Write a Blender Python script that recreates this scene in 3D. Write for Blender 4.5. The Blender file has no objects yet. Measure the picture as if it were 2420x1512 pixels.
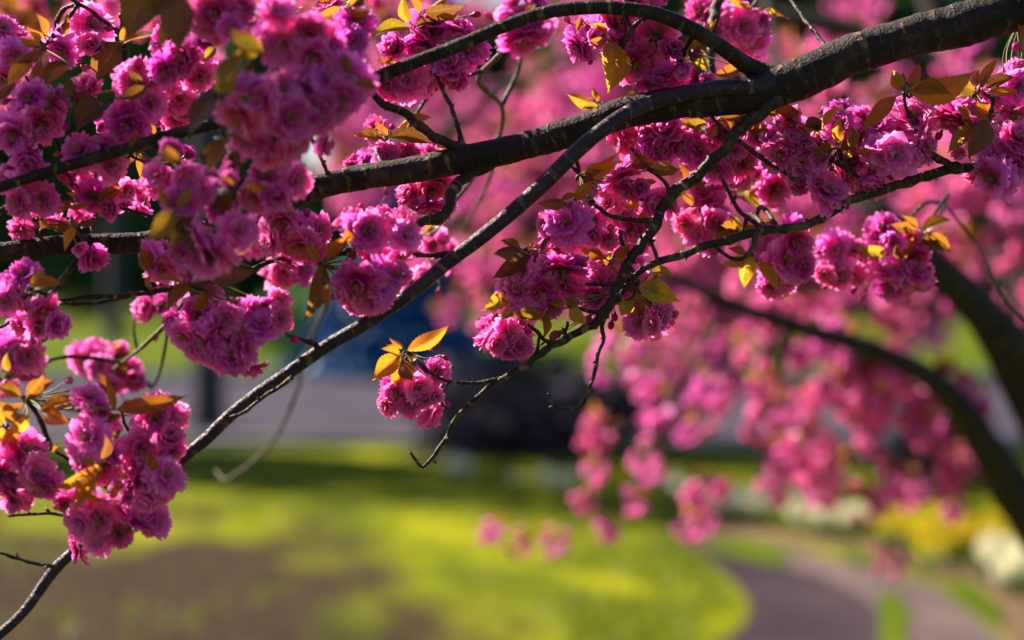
import bpy, math, random
import numpy as np
from mathutils import Vector, Matrix, noise as mnoise

random.seed(7)
rng = np.random.default_rng(11)
R = math.radians
sc = bpy.context.scene
COL = sc.collection

# ------------------------------------------------------------------ camera, sky, sun, exposure
FPX = 85.0 / 36.0 * 2420.0            # focal length in photo units (photo taken as 2420 wide)
HORIZON = 650.0
PITCH = math.atan((756 - HORIZON) / FPX)
CAM = np.array([0.0, 0.0, 1.6])
FOCUS = 2.99
SUN_AZ = R(57)                        # to the left of the view direction
SUN_EL = R(38)

cd = bpy.data.cameras.new('camera')
cam = bpy.data.objects.new('camera', cd)
COL.objects.link(cam)
cam.location = CAM
cam.rotation_euler = (math.pi / 2 - PITCH, 0, 0)
cd.lens = 85; cd.sensor_width = 36
cd.clip_start = 0.05; cd.clip_end = 3000
cd.dof.use_dof = True
cd.dof.focus_distance = FOCUS
cd.dof.aperture_fstop = 2.2
sc.camera = cam

world = bpy.data.worlds.new('World'); sc.world = world
world.use_nodes = True
wn = world.node_tree.nodes; wl = world.node_tree.links
bg = wn['Background']; bg.inputs[1].default_value = 0.05
sky = wn.new('ShaderNodeTexSky'); sky.sky_type = 'NISHITA'; sky.sun_disc = False
sky.sun_elevation = SUN_EL; sky.sun_rotation = -SUN_AZ
sky.air_density = 1.0; sky.dust_density = 0.6; sky.ozone_density = 4.0
wl.new(sky.outputs[0], bg.inputs[0])

to_sun = Vector((-math.sin(SUN_AZ) * math.cos(SUN_EL), math.cos(SUN_AZ) * math.cos(SUN_EL), math.sin(SUN_EL)))
sd = bpy.data.lights.new('sun', 'SUN'); sd.energy = 5.0; sd.angle = R(0.6); sd.color = (1.0, 0.90, 0.74)
sun = bpy.data.objects.new('sun', sd); COL.objects.link(sun)
sun.rotation_euler = to_sun.to_track_quat('Z', 'Y').to_euler()
sun.location = (-8, 6, 8)

vs = sc.view_settings
vs.view_transform = 'Standard'; vs.look = 'None'; vs.gamma = 1.0; vs.exposure = 1.85; vs.use_curve_mapping = False
sc.cycles.max_bounces = 10; sc.cycles.diffuse_bounces = 5; sc.cycles.transmission_bounces = 6
sc.cycles.use_denoising = True
sc.cycles.caustics_reflective = False; sc.cycles.caustics_refractive = False
sc.cycles.sample_clamp_indirect = 6

# ------------------------------------------------------------------ helpers
FWD = np.array([0, math.cos(PITCH), -math.sin(PITCH)]); UP = np.array([0, math.sin(PITCH), math.cos(PITCH)]); RT = np.array([1.0, 0, 0])
def P(x, y, d):
    """a photo point at depth d metres -> world"""
    return CAM + d * (FWD + RT * (x - 1210) / FPX + UP * (756 - y) / FPX)
def G(x, y, z=0.0):
    """a photo point on the ground"""
    v = FWD + RT * (x - 1210) / FPX + UP * (756 - y) / FPX
    return CAM + v * ((z - CAM[2]) / v[2])

def link(o, parent=None):
    COL.objects.link(o)
    if parent is not None: o.parent = parent
    return o
def tag(o, label=None, cat=None, group=None, kind=None):
    if label: o['label'] = label
    if cat: o['category'] = cat
    if group: o['group'] = group
    if kind: o['kind'] = kind
    return o
def empty(name, loc=(0, 0, 0)):
    o = bpy.data.objects.new(name, None); o.location = loc; o.empty_display_size = 0.1
    return link(o)

class MB:
    """collects verts and faces for one mesh"""
    def __init__(s): s.v = []; s.f = []; s.m = []; s.uv = []; s.a = []; s.n = 0
    def add(s, v, f, mat=0, uv=None, a=None):
        v = np.asarray(v, float); n = len(v)
        s.v.append(v); s.f.append([tuple(i + s.n for i in q) for q in f]); s.m += [mat] * len(f)
        s.uv.append(np.zeros((n, 2)) if uv is None else np.asarray(uv, float))
        s.a.append(np.zeros(n) if a is None else np.broadcast_to(np.asarray(a, float), (n,)))
        s.n += n
    def mesh(s, name, mats, smooth=True):
        me = bpy.data.meshes.new(name)
        v = np.concatenate(s.v); f = [q for b in s.f for q in b]
        me.from_pydata(v.tolist(), [], f)
        for m in mats: me.materials.append(m)
        me.polygons.foreach_set('material_index', s.m)
        me.polygons.foreach_set('use_smooth', [smooth] * len(f))
        at = me.attributes.new('pt', 'FLOAT', 'POINT'); at.data.foreach_set('value', np.concatenate(s.a))
        uv = np.concatenate(s.uv)
        ul = me.uv_layers.new(name='UVMap')
        li = np.zeros(len(me.loops), dtype=np.int32); me.loops.foreach_get('vertex_index', li)
        ul.data.foreach_set('uv', uv[li].ravel())
        me.update()
        return me
    def obj(s, name, mats, parent=None, smooth=True):
        return link(bpy.data.objects.new(name, s.mesh(name, mats, smooth)), parent)

def catmull(pts, step):
    """smooth curve through rows of pts (any columns), spacing about step in the first three columns"""
    pts = np.asarray(pts, float)
    if len(pts) == 2:
        n = max(2, int(np.linalg.norm(pts[1, :3] - pts[0, :3]) / step) + 1)
        t = np.linspace(0, 1, n)[:, None]; return pts[0] * (1 - t) + pts[1] * t
    q = np.vstack([2 * pts[0] - pts[1], pts, 2 * pts[-1] - pts[-2]])
    out = []
    for i in range(1, len(q) - 2):
        n = max(2, int(np.linalg.norm(q[i + 1, :3] - q[i, :3]) / step))
        t = np.linspace(0, 1, n, endpoint=False)[:, None]
        p0, p1, p2, p3 = q[i - 1], q[i], q[i + 1], q[i + 2]
        out.append(0.5 * (2 * p1 + (p2 - p0) * t + (2 * p0 - 5 * p1 + 4 * p2 - p3) * t ** 2 + (3 * p1 - p0 - 3 * p2 + p3) * t ** 3))
    out.append(pts[-1:])
    return np.vstack(out)

def tube(mb, pts, rad, sides=8, mat=0, lump=0.0, seed=0, cap=True, a=0.0):
    pts = np.asarray(pts, float); n = len(pts)
    rad = np.broadcast_to(np.asarray(rad, float), (n,)).copy()
    rad = np.maximum(rad, 2e-4)
    tan = np.gradient(pts, axis=0); tan /= np.linalg.norm(tan, axis=1)[:, None] + 1e-12
    ref = np.array([0, 0, 1.0]) if abs(tan[0, 2]) < 0.9 else np.array([1.0, 0, 0])
    nrm = np.cross(tan[0], ref); nrm /= np.linalg.norm(nrm)
    s = np.concatenate([[0], np.cumsum(np.linalg.norm(np.diff(pts, axis=0), axis=1))])
    V = []; UVs = []
    th = np.linspace(0, 2 * math.pi, sides, endpoint=False)
    for i in range(n):
        nrm = nrm - tan[i] * np.dot(nrm, tan[i]); nrm /= np.linalg.norm(nrm) + 1e-12
        bi = np.cross(tan[i], nrm)
        ring = np.cos(th)[:, None] * nrm + np.sin(th)[:, None] * bi
        rr = np.full(sides, rad[i])
        if lump:
            for k in range(sides):
                q = pts[i] + ring[k] * rad[i]
                f = 1.0 / max(rad[i], 0.003)
                rr[k] *= 1 + lump * (mnoise.noise(Vector(q * f * 0.9 + seed)) + 0.6 * mnoise.noise(Vector(q * f * 2.3 + seed)))
        V.append(pts[i] + ring * rr[:, None])
        UVs.append(np.stack([th / (2 * math.pi), np.full(sides, s[i])], 1))
    V = np.vstack(V); UVs = np.vstack(UVs); F = []
    for i in range(n - 1):
        for k in range(sides):
            k2 = (k + 1) % sides
            F.append((i * sides + k, i * sides + k2, (i + 1) * sides + k2, (i + 1) * sides + k))
    if cap:
        V = np.vstack([V, pts[-1] + tan[-1] * rad[-1] * 0.7, pts[0] - tan[0] * rad[0] * 0.3])
        UVs = np.vstack([UVs, [0, s[-1]], [0, 0]])
        e = n * sides
        for k in range(sides):
            k2 = (k + 1) % sides
            F.append(((n - 1) * sides + k, (n - 1) * sides + k2, e)); F.append((k2, k, e + 1))
    mb.add(V, F, mat, UVs, a)

# ------------------------------------------------------------------ materials
def mat(name):
    m = bpy.data.materials.new(name); m.use_nodes = True
    nt = m.node_tree; nt.nodes.clear()
    out = nt.nodes.new('ShaderNodeOutputMaterial')
    return m, nt, out
def N(nt, t, **kw):
    n = nt.nodes.new(t)
    for k, v in kw.items():
        if k.startswith('i_'):
            key = k[2:]; key = int(key) if key.isdigit() else key.replace('_', ' ')
            n.inputs[key].default_value = v
        else: setattr(n, k, v)
    return n
def ramp(nt, stops, interp='LINEAR'):
    n = nt.nodes.new('ShaderNodeValToRGB'); n.color_ramp.interpolation = interp
    e = n.color_ramp.elements
    while len(e) < len(stops): e.new(0.5)
    for k, (p, c) in enumerate(stops):
        e[k].position = p; e[k].color = (*c, 1) if len(c) == 3 else c
    return n

def petal_material(name, stops, trans, mixf=0.5, hue=0.03):
    m, nt, out = mat(name); L = nt.links.new
    at = N(nt, 'ShaderNodeAttribute', attribute_name='pt')
    rp = ramp(nt, stops); L(at.outputs['Fac'], rp.inputs[0])
    oi = N(nt, 'ShaderNodeObjectInfo')
    hs = N(nt, 'ShaderNodeHueSaturation')
    mr = N(nt, 'ShaderNodeMapRange'); mr.inputs['To Min'].default_value = 0.5 - hue; mr.inputs['To Max'].default_value = 0.5 + hue * 0.8
    L(oi.outputs['Random'], mr.inputs['Value']); L(mr.outputs[0], hs.inputs['Hue'])
    tc = N(nt, 'ShaderNodeTexCoord'); nz = N(nt, 'ShaderNodeTexNoise'); nz.inputs['Scale'].default_value = 3.0; nz.inputs['Detail'].default_value = 4
    L(tc.outputs['Object'], nz.inputs['Vector'])
    mv = N(nt, 'ShaderNodeMapRange'); mv.inputs['To Min'].default_value = 0.80; mv.inputs['To Max'].default_value = 1.15
    L(nz.outputs['Fac'], mv.inputs['Value'])
    fr = N(nt, 'ShaderNodeMath', operation='FRACT'); f7 = N(nt, 'ShaderNodeMath', operation='MULTIPLY'); f7.inputs[1].default_value = 7.31
    L(oi.outputs['Random'], f7.inputs[0]); L(f7.outputs[0], fr.inputs[0])
    ov = N(nt, 'ShaderNodeMapRange'); ov.inputs['To Min'].default_value = 0.78; ov.inputs['To Max'].default_value = 1.06; L(fr.outputs[0], ov.inputs['Value'])
    mm = N(nt, 'ShaderNodeMath', operation='MULTIPLY'); L(mv.outputs[0], mm.inputs[0]); L(ov.outputs[0], mm.inputs[1]); L(mm.outputs[0], hs.inputs['Value'])
    sa = N(nt, 'ShaderNodeMapRange'); sa.inputs['To Min'].default_value = 1.08; sa.inputs['To Max'].default_value = 0.92; L(fr.outputs[0], sa.inputs['Value']); L(sa.outputs[0], hs.inputs['Saturation'])
    L(rp.outputs[0], hs.inputs['Color'])
    df = N(nt, 'ShaderNodeBsdfDiffuse'); L(hs.outputs[0], df.inputs['Color'])
    tr = N(nt, 'ShaderNodeBsdfTranslucent')
    mx = N(nt, 'ShaderNodeMixRGB', blend_type='MULTIPLY'); mx.inputs[0].default_value = 1.0
    mx.inputs[2].default_value = (*trans, 1); L(hs.outputs[0], mx.inputs[1]); L(mx.outputs[0], tr.inputs['Color'])
    ms = N(nt, 'ShaderNodeMixShader'); ms.inputs[0].default_value = mixf
    L(df.outputs[0], ms.inputs[1]); L(tr.outputs[0], ms.inputs[2])
    gl = N(nt, 'ShaderNodeBsdfGlossy'); gl.inputs['Roughness'].default_value = 0.45; gl.inputs['Color'].default_value = (1, 1, 1, 1)
    ms2 = N(nt, 'ShaderNodeMixShader'); ms2.inputs[0].default_value = 0.012
    L(ms.outputs[0], ms2.inputs[1]); L(gl.outputs[0], ms2.inputs[2])
    L(ms2.outputs[0], out.inputs[0])
    return m

def leaf_material(name):
    """bronze young cherry leaves; the object colour carries each leaf's own tint"""
    m, nt, out = mat(name); L = nt.links.new
    oi = N(nt, 'ShaderNodeObjectInfo')
    uv = N(nt, 'ShaderNodeUVMap')
    nz = N(nt, 'ShaderNodeTexNoise'); nz.inputs['Scale'].default_value = 6; nz.inputs['Detail'].default_value = 5
    L(uv.outputs[0], nz.inputs['Vector'])
    mv = N(nt, 'ShaderNodeMapRange'); mv.inputs['To Min'].default_value = 0.65; mv.inputs['To Max'].default_value = 1.35
    L(nz.outputs['Fac'], mv.inputs['Value'])
    hs = N(nt, 'ShaderNodeHueSaturation'); L(oi.outputs['Color'], hs.inputs['Color']); L(mv.outputs[0], hs.inputs['Value'])
    at = N(nt, 'ShaderNodeAttribute', attribute_name='pt')        # 1 on veins
    vein = N(nt, 'ShaderNodeMixRGB', blend_type='MIX'); vein.inputs[2].default_value = (0.30, 0.13, 0.05, 1)
    vf = N(nt, 'ShaderNodeMath', operation='MULTIPLY'); vf.inputs[1].default_value = 0.55
    L(at.outputs['Fac'], vf.inputs[0]); L(vf.outputs[0], vein.inputs[0]); L(hs.outputs[0], vein.inputs[1])
    dk = N(nt, 'ShaderNodeMixRGB', blend_type='MULTIPLY'); dk.inputs[0].default_value = 1; dk.inputs[2].default_value = (0.42, 0.40, 0.5, 1)
    L(vein.outputs[0], dk.inputs[1])
    pb = N(nt, 'ShaderNodeBsdfPrincipled'); pb.inputs['Roughness'].default_value = 0.42; pb.inputs['Specular IOR Level'].default_value = 0.45
    L(dk.outputs[0], pb.inputs['Base Color'])
    tr = N(nt, 'ShaderNodeBsdfTranslucent'); L(vein.outputs[0], tr.inputs['Color'])
    ms = N(nt, 'ShaderNodeMixShader'); ms.inputs[0].default_value = 0.65
    L(pb.outputs[0], ms.inputs[1]); L(tr.outputs[0], ms.inputs[2]); L(ms.outputs[0], out.inputs[0])
    return m

def bark_material(name, c0, c1, c2, rough=0.5, bump=0.5):
    m, nt, out = mat(name); L = nt.links.new
    uv = N(nt, 'ShaderNodeUVMap'); sep = N(nt, 'ShaderNodeSeparateXYZ'); L(uv.outputs[0], sep.inputs[0])
    tc = N(nt, 'ShaderNodeTexCoord')
    n1 = N(nt, 'ShaderNodeTexNoise'); n1.inputs['Scale'].default_value = 24; n1.inputs['Detail'].default_value = 8; n1.inputs['Roughness'].default_value = 0.65
    L(tc.outputs['Object'], n1.inputs['Vector'])
    # rings along the length, broken up by the 3-D noise: lenticels
    n2 = N(nt, 'ShaderNodeTexNoise', noise_dimensions='1D'); n2.inputs['Scale'].default_value = 85; n2.inputs['Detail'].default_value = 2
    wv = N(nt, 'ShaderNodeMath', operation='MULTIPLY_ADD'); wv.inputs[1].default_value = 0.03; L(n1.outputs['Fac'], wv.inputs[0]); L(sep.outputs['Y'], wv.inputs[2])
    L(wv.outputs[0], n2.inputs['W'])
    r2 = ramp(nt, [(0.53, (0, 0, 0)), (0.64, (1, 1, 1))]); L(n2.outputs['Fac'], r2.inputs[0])
    n3 = N(nt, 'ShaderNodeTexNoise'); n3.inputs['Scale'].default_value = 60; n3.inputs['Detail'].default_value = 3; L(tc.outputs['Object'], n3.inputs['Vector'])
    r3 = ramp(nt, [(0.45, (0, 0, 0)), (0.6, (1, 1, 1))]); L(n3.outputs['Fac'], r3.inputs[0])
    le = N(nt, 'ShaderNodeMath', operation='MULTIPLY'); L(r2.outputs[0], le.inputs[0]); L(r3.outputs[0], le.inputs[1])
    cr = ramp(nt, [(0.3, c0), (0.55, c1), (0.75, c2)]); L(n1.outputs['Fac'], cr.inputs[0])
    mx = N(nt, 'ShaderNodeMixRGB'); mx.inputs[2].default_value = (c2[0] * 1.7, c2[1] * 1.55, c2[2] * 1.4, 1)
    L(le.outputs[0], mx.inputs[0]); L(cr.outputs[0], mx.inputs[1])
    n4 = N(nt, 'ShaderNodeTexNoise'); n4.inputs['Scale'].default_value = 260; n4.inputs['Detail'].default_value = 4; L(tc.outputs['Object'], n4.inputs['Vector'])
    hh = N(nt, 'ShaderNodeMath', operation='MULTIPLY_ADD'); hh.inputs[1].default_value = 0.9; L(le.outputs[0], hh.inputs[0]); L(n1.outputs['Fac'], hh.inputs[2])
    h2 = N(nt, 'ShaderNodeMath', operation='MULTIPLY_ADD'); h2.inputs[1].default_value = 0.5; L(n4.outputs['Fac'], h2.inputs[0]); L(hh.outputs[0], h2.inputs[2])
    bp = N(nt, 'ShaderNodeBump'); bp.inputs['Strength'].default_value = bump; bp.inputs['Distance'].default_value = 0.005; L(h2.outputs[0], bp.inputs['Height'])
    pb = N(nt, 'ShaderNodeBsdfPrincipled'); pb.inputs['Roughness'].default_value = rough; pb.inputs['Specular IOR Level'].default_value = 0.18
    L(mx.outputs[0], pb.inputs['Base Color']); L(bp.outputs[0], pb.inputs['Normal']); L(pb.outputs[0], out.inputs[0])
    return m

def plain(name, c, rough=0.7, trans=None, var=0.3, scale=8.0):
    m, nt, out = mat(name); L = nt.links.new
    tc = N(nt, 'ShaderNodeTexCoord'); nz = N(nt, 'ShaderNodeTexNoise'); nz.inputs['Scale'].default_value = scale; nz.inputs['Detail'].default_value = 5
    L(tc.outputs['Object'], nz.inputs['Vector'])
    mv = N(nt, 'ShaderNodeMapRange'); mv.inputs['To Min'].default_value = 1 - var; mv.inputs['To Max'].default_value = 1 + var
    L(nz.outputs['Fac'], mv.inputs['Value'])
    hs = N(nt, 'ShaderNodeHueSaturation'); hs.inputs['Color'].default_value = (*c, 1); L(mv.outputs[0], hs.inputs['Value'])
    pb = N(nt, 'ShaderNodeBsdfPrincipled'); pb.inputs['Roughness'].default_value = rough; pb.inputs['Specular IOR Level'].default_value = 0.25
    L(hs.outputs[0], pb.inputs['Base Color'])
    if trans:
        tr = N(nt, 'ShaderNodeBsdfTranslucent'); L(hs.outputs[0], tr.inputs['Color'])
        ms = N(nt, 'ShaderNodeMixShader'); ms.inputs[0].default_value = trans
        L(pb.outputs[0], ms.inputs[1]); L(tr.outputs[0], ms.inputs[2]); L(ms.outputs[0], out.inputs[0])
    else: L(pb.outputs[0], out.inputs[0])
    return m

M_PETAL = petal_material('petal', [(0.0, (0.55, 0.025, 0.22)), (0.25, (0.84, 0.062, 0.48)), (0.65, (0.93, 0.155, 0.61)), (0.88, (0.96, 0.30, 0.72)), (1.0, (0.99, 0.63, 0.86))], (1.0, 0.86, 0.90), 0.66)
M_PETAL_FAR = petal_material('petal_far', [(0.0, (0.74, 0.06, 0.28)), (0.5, (0.90, 0.19, 0.56)), (1.0, (0.97, 0.46, 0.76))], (1.0, 0.78, 0.86), 0.5)
M_STAMEN = plain('stamen', (0.55, 0.33, 0.06), 0.6, 0.3)
M_CALYX = plain('calyx', (0.10, 0.035, 0.018), 0.5)
M_STALK = plain('flower_stalk', (0.16, 0.13, 0.03), 0.5, 0.2)
M_BUD = petal_material('bud', [(0.0, (0.45, 0.012, 0.11)), (1.0, (0.74, 0.06, 0.28))], (1, 0.6, 0.7), 0.3)
M_LEAF = leaf_material('bronze_leaf')
M_BARK = bark_material('bark', (0.007, 0.004, 0.004), (0.023, 0.0115, 0.0105), (0.085, 0.050, 0.028), 0.7, 1.0)
M_SMOOTH = bark_material('smooth_bark', (0.018, 0.008, 0.016), (0.032, 0.015, 0.026), (0.080, 0.046, 0.050), 0.45, 0.7)
M_TWIG = bark_material('twig_bark', (0.011, 0.006, 0.006), (0.034, 0.018, 0.014), (0.13, 0.082, 0.046), 0.5, 0.8)
M_PALE = bark_material('pale_twig_bark', (0.05, 0.036, 0.024), (0.09, 0.065, 0.04), (0.14, 0.105, 0.065), 0.6, 0.3)
M_BARK_FAR = bark_material('dark_bark', (0.010, 0.008, 0.008), (0.022, 0.017, 0.016), (0.05, 0.04, 0.03), 0.8, 0.5)

# ------------------------------------------------------------------ the ground, the road, the path
def noise_mix_ground(name, cols, scale, rough=0.9, patch=None):
    """ground colour: three tones by fractal noise in metres, optional patches of another tone"""
    m, nt, out = mat(name); L = nt.links.new
    tc = N(nt, 'ShaderNodeTexCoord')
    n1 = N(nt, 'ShaderNodeTexNoise'); n1.inputs['Scale'].default_value = scale; n1.inputs['Detail'].default_value = 7; n1.inputs['Roughness'].default_value = 0.6
    sq = N(nt, 'ShaderNodeMapping'); sq.inputs['Scale'].default_value = (1, 0.35, 1); L(tc.outputs['Object'], sq.inputs[0])
    L(sq.outputs[0], n1.inputs['Vector'])
    cr = ramp(nt, [(0.32, cols[0]), (0.5, cols[1]), (0.68, cols[2])]); L(n1.outputs['Fac'], cr.inputs[0])
    col = cr.outputs[0]
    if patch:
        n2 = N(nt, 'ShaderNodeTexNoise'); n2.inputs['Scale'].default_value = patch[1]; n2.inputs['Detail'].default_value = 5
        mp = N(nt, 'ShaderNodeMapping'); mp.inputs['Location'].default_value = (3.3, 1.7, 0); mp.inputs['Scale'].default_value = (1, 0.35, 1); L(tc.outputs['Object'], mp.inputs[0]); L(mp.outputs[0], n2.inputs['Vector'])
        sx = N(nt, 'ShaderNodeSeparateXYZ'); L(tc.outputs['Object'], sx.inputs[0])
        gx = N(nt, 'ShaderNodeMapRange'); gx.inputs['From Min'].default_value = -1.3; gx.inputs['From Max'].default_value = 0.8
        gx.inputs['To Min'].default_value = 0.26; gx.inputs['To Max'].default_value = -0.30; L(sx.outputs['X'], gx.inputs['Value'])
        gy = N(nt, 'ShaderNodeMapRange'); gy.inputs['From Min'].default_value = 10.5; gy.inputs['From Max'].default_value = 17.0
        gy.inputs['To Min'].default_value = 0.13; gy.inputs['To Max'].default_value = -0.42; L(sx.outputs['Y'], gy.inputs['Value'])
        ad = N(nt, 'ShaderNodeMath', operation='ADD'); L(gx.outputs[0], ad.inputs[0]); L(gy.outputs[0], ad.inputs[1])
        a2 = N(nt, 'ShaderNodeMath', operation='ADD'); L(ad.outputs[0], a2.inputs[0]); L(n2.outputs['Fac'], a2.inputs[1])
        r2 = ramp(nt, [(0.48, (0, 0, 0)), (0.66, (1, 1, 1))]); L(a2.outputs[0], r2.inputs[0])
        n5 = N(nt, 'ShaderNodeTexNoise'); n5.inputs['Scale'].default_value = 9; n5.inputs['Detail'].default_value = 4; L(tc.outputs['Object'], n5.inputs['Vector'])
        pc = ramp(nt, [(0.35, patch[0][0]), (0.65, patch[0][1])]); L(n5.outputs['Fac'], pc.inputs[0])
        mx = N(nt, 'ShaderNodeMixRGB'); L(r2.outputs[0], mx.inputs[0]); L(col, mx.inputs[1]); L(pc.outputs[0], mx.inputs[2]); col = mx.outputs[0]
    n3 = N(nt, 'ShaderNodeTexNoise'); n3.inputs['Scale'].default_value = 40; n3.inputs['Detail'].default_value = 4; L(tc.outputs['Object'], n3.inputs['Vector'])
    bp = N(nt, 'ShaderNodeBump'); bp.inputs['Strength'].default_value = 0.6; bp.inputs['Distance'].default_value = 0.03; L(n3.outputs['Fac'], bp.inputs['Height'])
    pb = N(nt, 'ShaderNodeBsdfPrincipled'); pb.inputs['Roughness'].default_value = 1.0; pb.inputs['Specular IOR Level'].default_value = 0.03
    L(col, pb.inputs['Base Color']); L(bp.outputs[0], pb.inputs['Normal']); L(pb.outputs[0], out.inputs[0])
    return m

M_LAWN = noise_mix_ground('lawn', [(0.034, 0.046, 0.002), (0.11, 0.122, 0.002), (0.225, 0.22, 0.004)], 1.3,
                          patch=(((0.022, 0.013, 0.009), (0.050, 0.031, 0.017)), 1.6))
M_VERGE = noise_mix_ground('verge', [(0.03, 0.055, 0.002), (0.06, 0.085, 0.003), (0.10, 0.11, 0.006)], 0.35)
M_ROAD = noise_mix_ground('asphalt', [(0.036, 0.030, 0.045), (0.050, 0.042, 0.060), (0.068, 0.057, 0.076)], 1.5)
M_PATH_SHADED = noise_mix_ground('path_shaded', [(0.024, 0.016, 0.022), (0.036, 0.023, 0.030), (0.055, 0.037, 0.042)], 1.3)  # tree shade on the path, painted in as a darker tone
M_EARTH = noise_mix_ground('bare_earth', [(0.08, 0.05, 0.027), (0.13, 0.082, 0.046), (0.18, 0.12, 0.07)], 1.8)
M_KERB = noise_mix_ground('kerb_stone', [(0.20, 0.19, 0.18), (0.27, 0.26, 0.25), (0.33, 0.31, 0.30)], 3.0)

def lawn_height(x, y):
    """a gently rolling lawn, level by the path and the road"""
    f = max(0.0, min(1.0, (19.5 - y) / 4.0)) * max(0.0, min(1.0, (y - 5) / 4.0)) * max(0.0, min(1.0, (0.6 - x) / 1.2))
    return f * 0.20 * (mnoise.noise(Vector((x * 0.5, y * 0.25, 3.1))) + 0.5)

def sheet(name, pts, z, m, label=None):
    mb = MB(); v = [(p[0], p[1], z) for p in pts]
    mb.add(v, [tuple(range(len(v)))]); o = mb.obj(name, [m], smooth=False)
    return tag(o, kind='structure')

def grid_sheet(name, x0, x1, y0, y1, nx, ny, m, hf):
    mb = MB(); xs = np.linspace(x0, x1, nx); ys = np.linspace(y0, y1, ny)
    v = [(x, y, hf(x, y)) for y in ys for x in xs]
    f = [(j * nx + i, j * nx + i + 1, (j + 1) * nx + i + 1, (j + 1) * nx + i) for j in range(ny - 1) for i in range(nx - 1)]
    mb.add(v, f); o = mb.obj(name, [m]); return tag(o, kind='structure')

ROAD_Y0, ROAD_Y1 = 22.6, 37.5
grid_sheet('ground', -900, 900, -60, 1500, 3, 3, M_VERGE, lambda x, y: -0.012)
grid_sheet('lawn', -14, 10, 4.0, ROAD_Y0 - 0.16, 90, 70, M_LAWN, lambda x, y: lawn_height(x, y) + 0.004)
sheet('road', [(-120, ROAD_Y0), (120, ROAD_Y0), (120, ROAD_Y1), (-120, ROAD_Y1)], -0.008 + 0.004, M_ROAD)
def box(mb, lo, hi, m=0):
    x0, y0, z0 = lo; x1, y1, z1 = hi
    v = [(x0, y0, z0), (x1, y0, z0), (x1, y1, z0), (x0, y1, z0), (x0, y0, z1), (x1, y0, z1), (x1, y1, z1), (x0, y1, z1)]
    mb.add(v, [(0, 3, 2, 1), (4, 5, 6, 7), (0, 1, 5, 4), (1, 2, 6, 5), (2, 3, 7, 6), (3, 0, 4, 7)], m)
mb = MB(); box(mb, (-60, ROAD_Y0 - 0.15, -0.1), (60, ROAD_Y0, 0.10)); tag(mb.obj('kerb', [M_KERB], smooth=False), kind='structure')
mb = MB(); box(mb, (-60, ROAD_Y1, -0.1), (60, ROAD_Y1 + 0.15, 0.10)); tag(mb.obj('kerb', [M_KERB], smooth=False), kind='structure')

def T(tile, x, y):
    """a point of one of the nine enlarged tiles -> photo units"""
    j, i = divmod(tile - 1, 3)
    return (806.6 * i + x / 3.0, 504.0 * j + y / 3.0)
def gsheet(name, tile, pts, z, m, n=8):
    c = catmull([(*T(tile, *p), 0) for p in pts] + [(*T(tile, *pts[0]), 0)], 14)
    return sheet(name, [G(q[0], q[1], z) for q in c[:-1]], z, m)
# the strip of bare earth beyond the path, the curving path, and the grass growing in it
gsheet('bare_earth', 9, [(-200, 640), (300, 650), (700, 720), (1300, 800), (1900, 930), (2300, 1100), (2700, 1400), (2800, 1560), (2350, 1560), (2150, 1300), (1800, 1090), (1200, 900), (600, 800), (0, 760)], 0.012, M_EARTH)
M_PATH_SUNLIT = noise_mix_ground('path_sunlit', [(0.065, 0.046, 0.046), (0.09, 0.064, 0.061), (0.12, 0.085, 0.075)], 1.6)  # sunlit rest of the same path, painted paler
gsheet('path', 9, [(250, 860), (700, 985), (1000, 1065), (1250, 1195), (1400, 1330), (1400, 1512), (1380, 1800), (150, 1700), (300, 1520), (430, 1400), (475, 1280), (420, 1170), (260, 1000), (60, 850)], 0.022, M_PATH_SHADED)  # shaded stretch, a darker sheet over the paler one
gsheet('path', 9, [(60, 850), (260, 1000), (420, 1170), (475, 1280), (430, 1400), (300, 1520), (150, 1700), (1000, 1900), (2300, 1760), (2240, 1500), (2060, 1330), (1780, 1140), (1480, 1040), (1120, 950), (740, 850), (380, 800), (120, 790)], 0.018, M_PATH_SUNLIT)
gsheet('grass_strip', 9, [(1450, 1165), (1560, 1220), (1600, 1360), (1580, 1512), (1640, 1750), (1420, 1750), (1390, 1512), (1400, 1330), (1380, 1220)], 0.026, M_VERGE)
gsheet('grass_strip', 9, [(150, 790), (420, 800), (720, 880), (700, 985), (430, 930), (200, 870)], 0.026, M_VERGE)
gsheet('grass_strip', 9, [(1120, 860), (1400, 900), (1480, 960), (1300, 960), (1130, 920)], 0.026, M_VERGE)
gsheet('grass_strip', 9, [(1850, 1090), (2050, 1100), (2230, 1260), (2240, 1400), (2100, 1300), (1900, 1160)], 0.026, M_VERGE)

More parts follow.
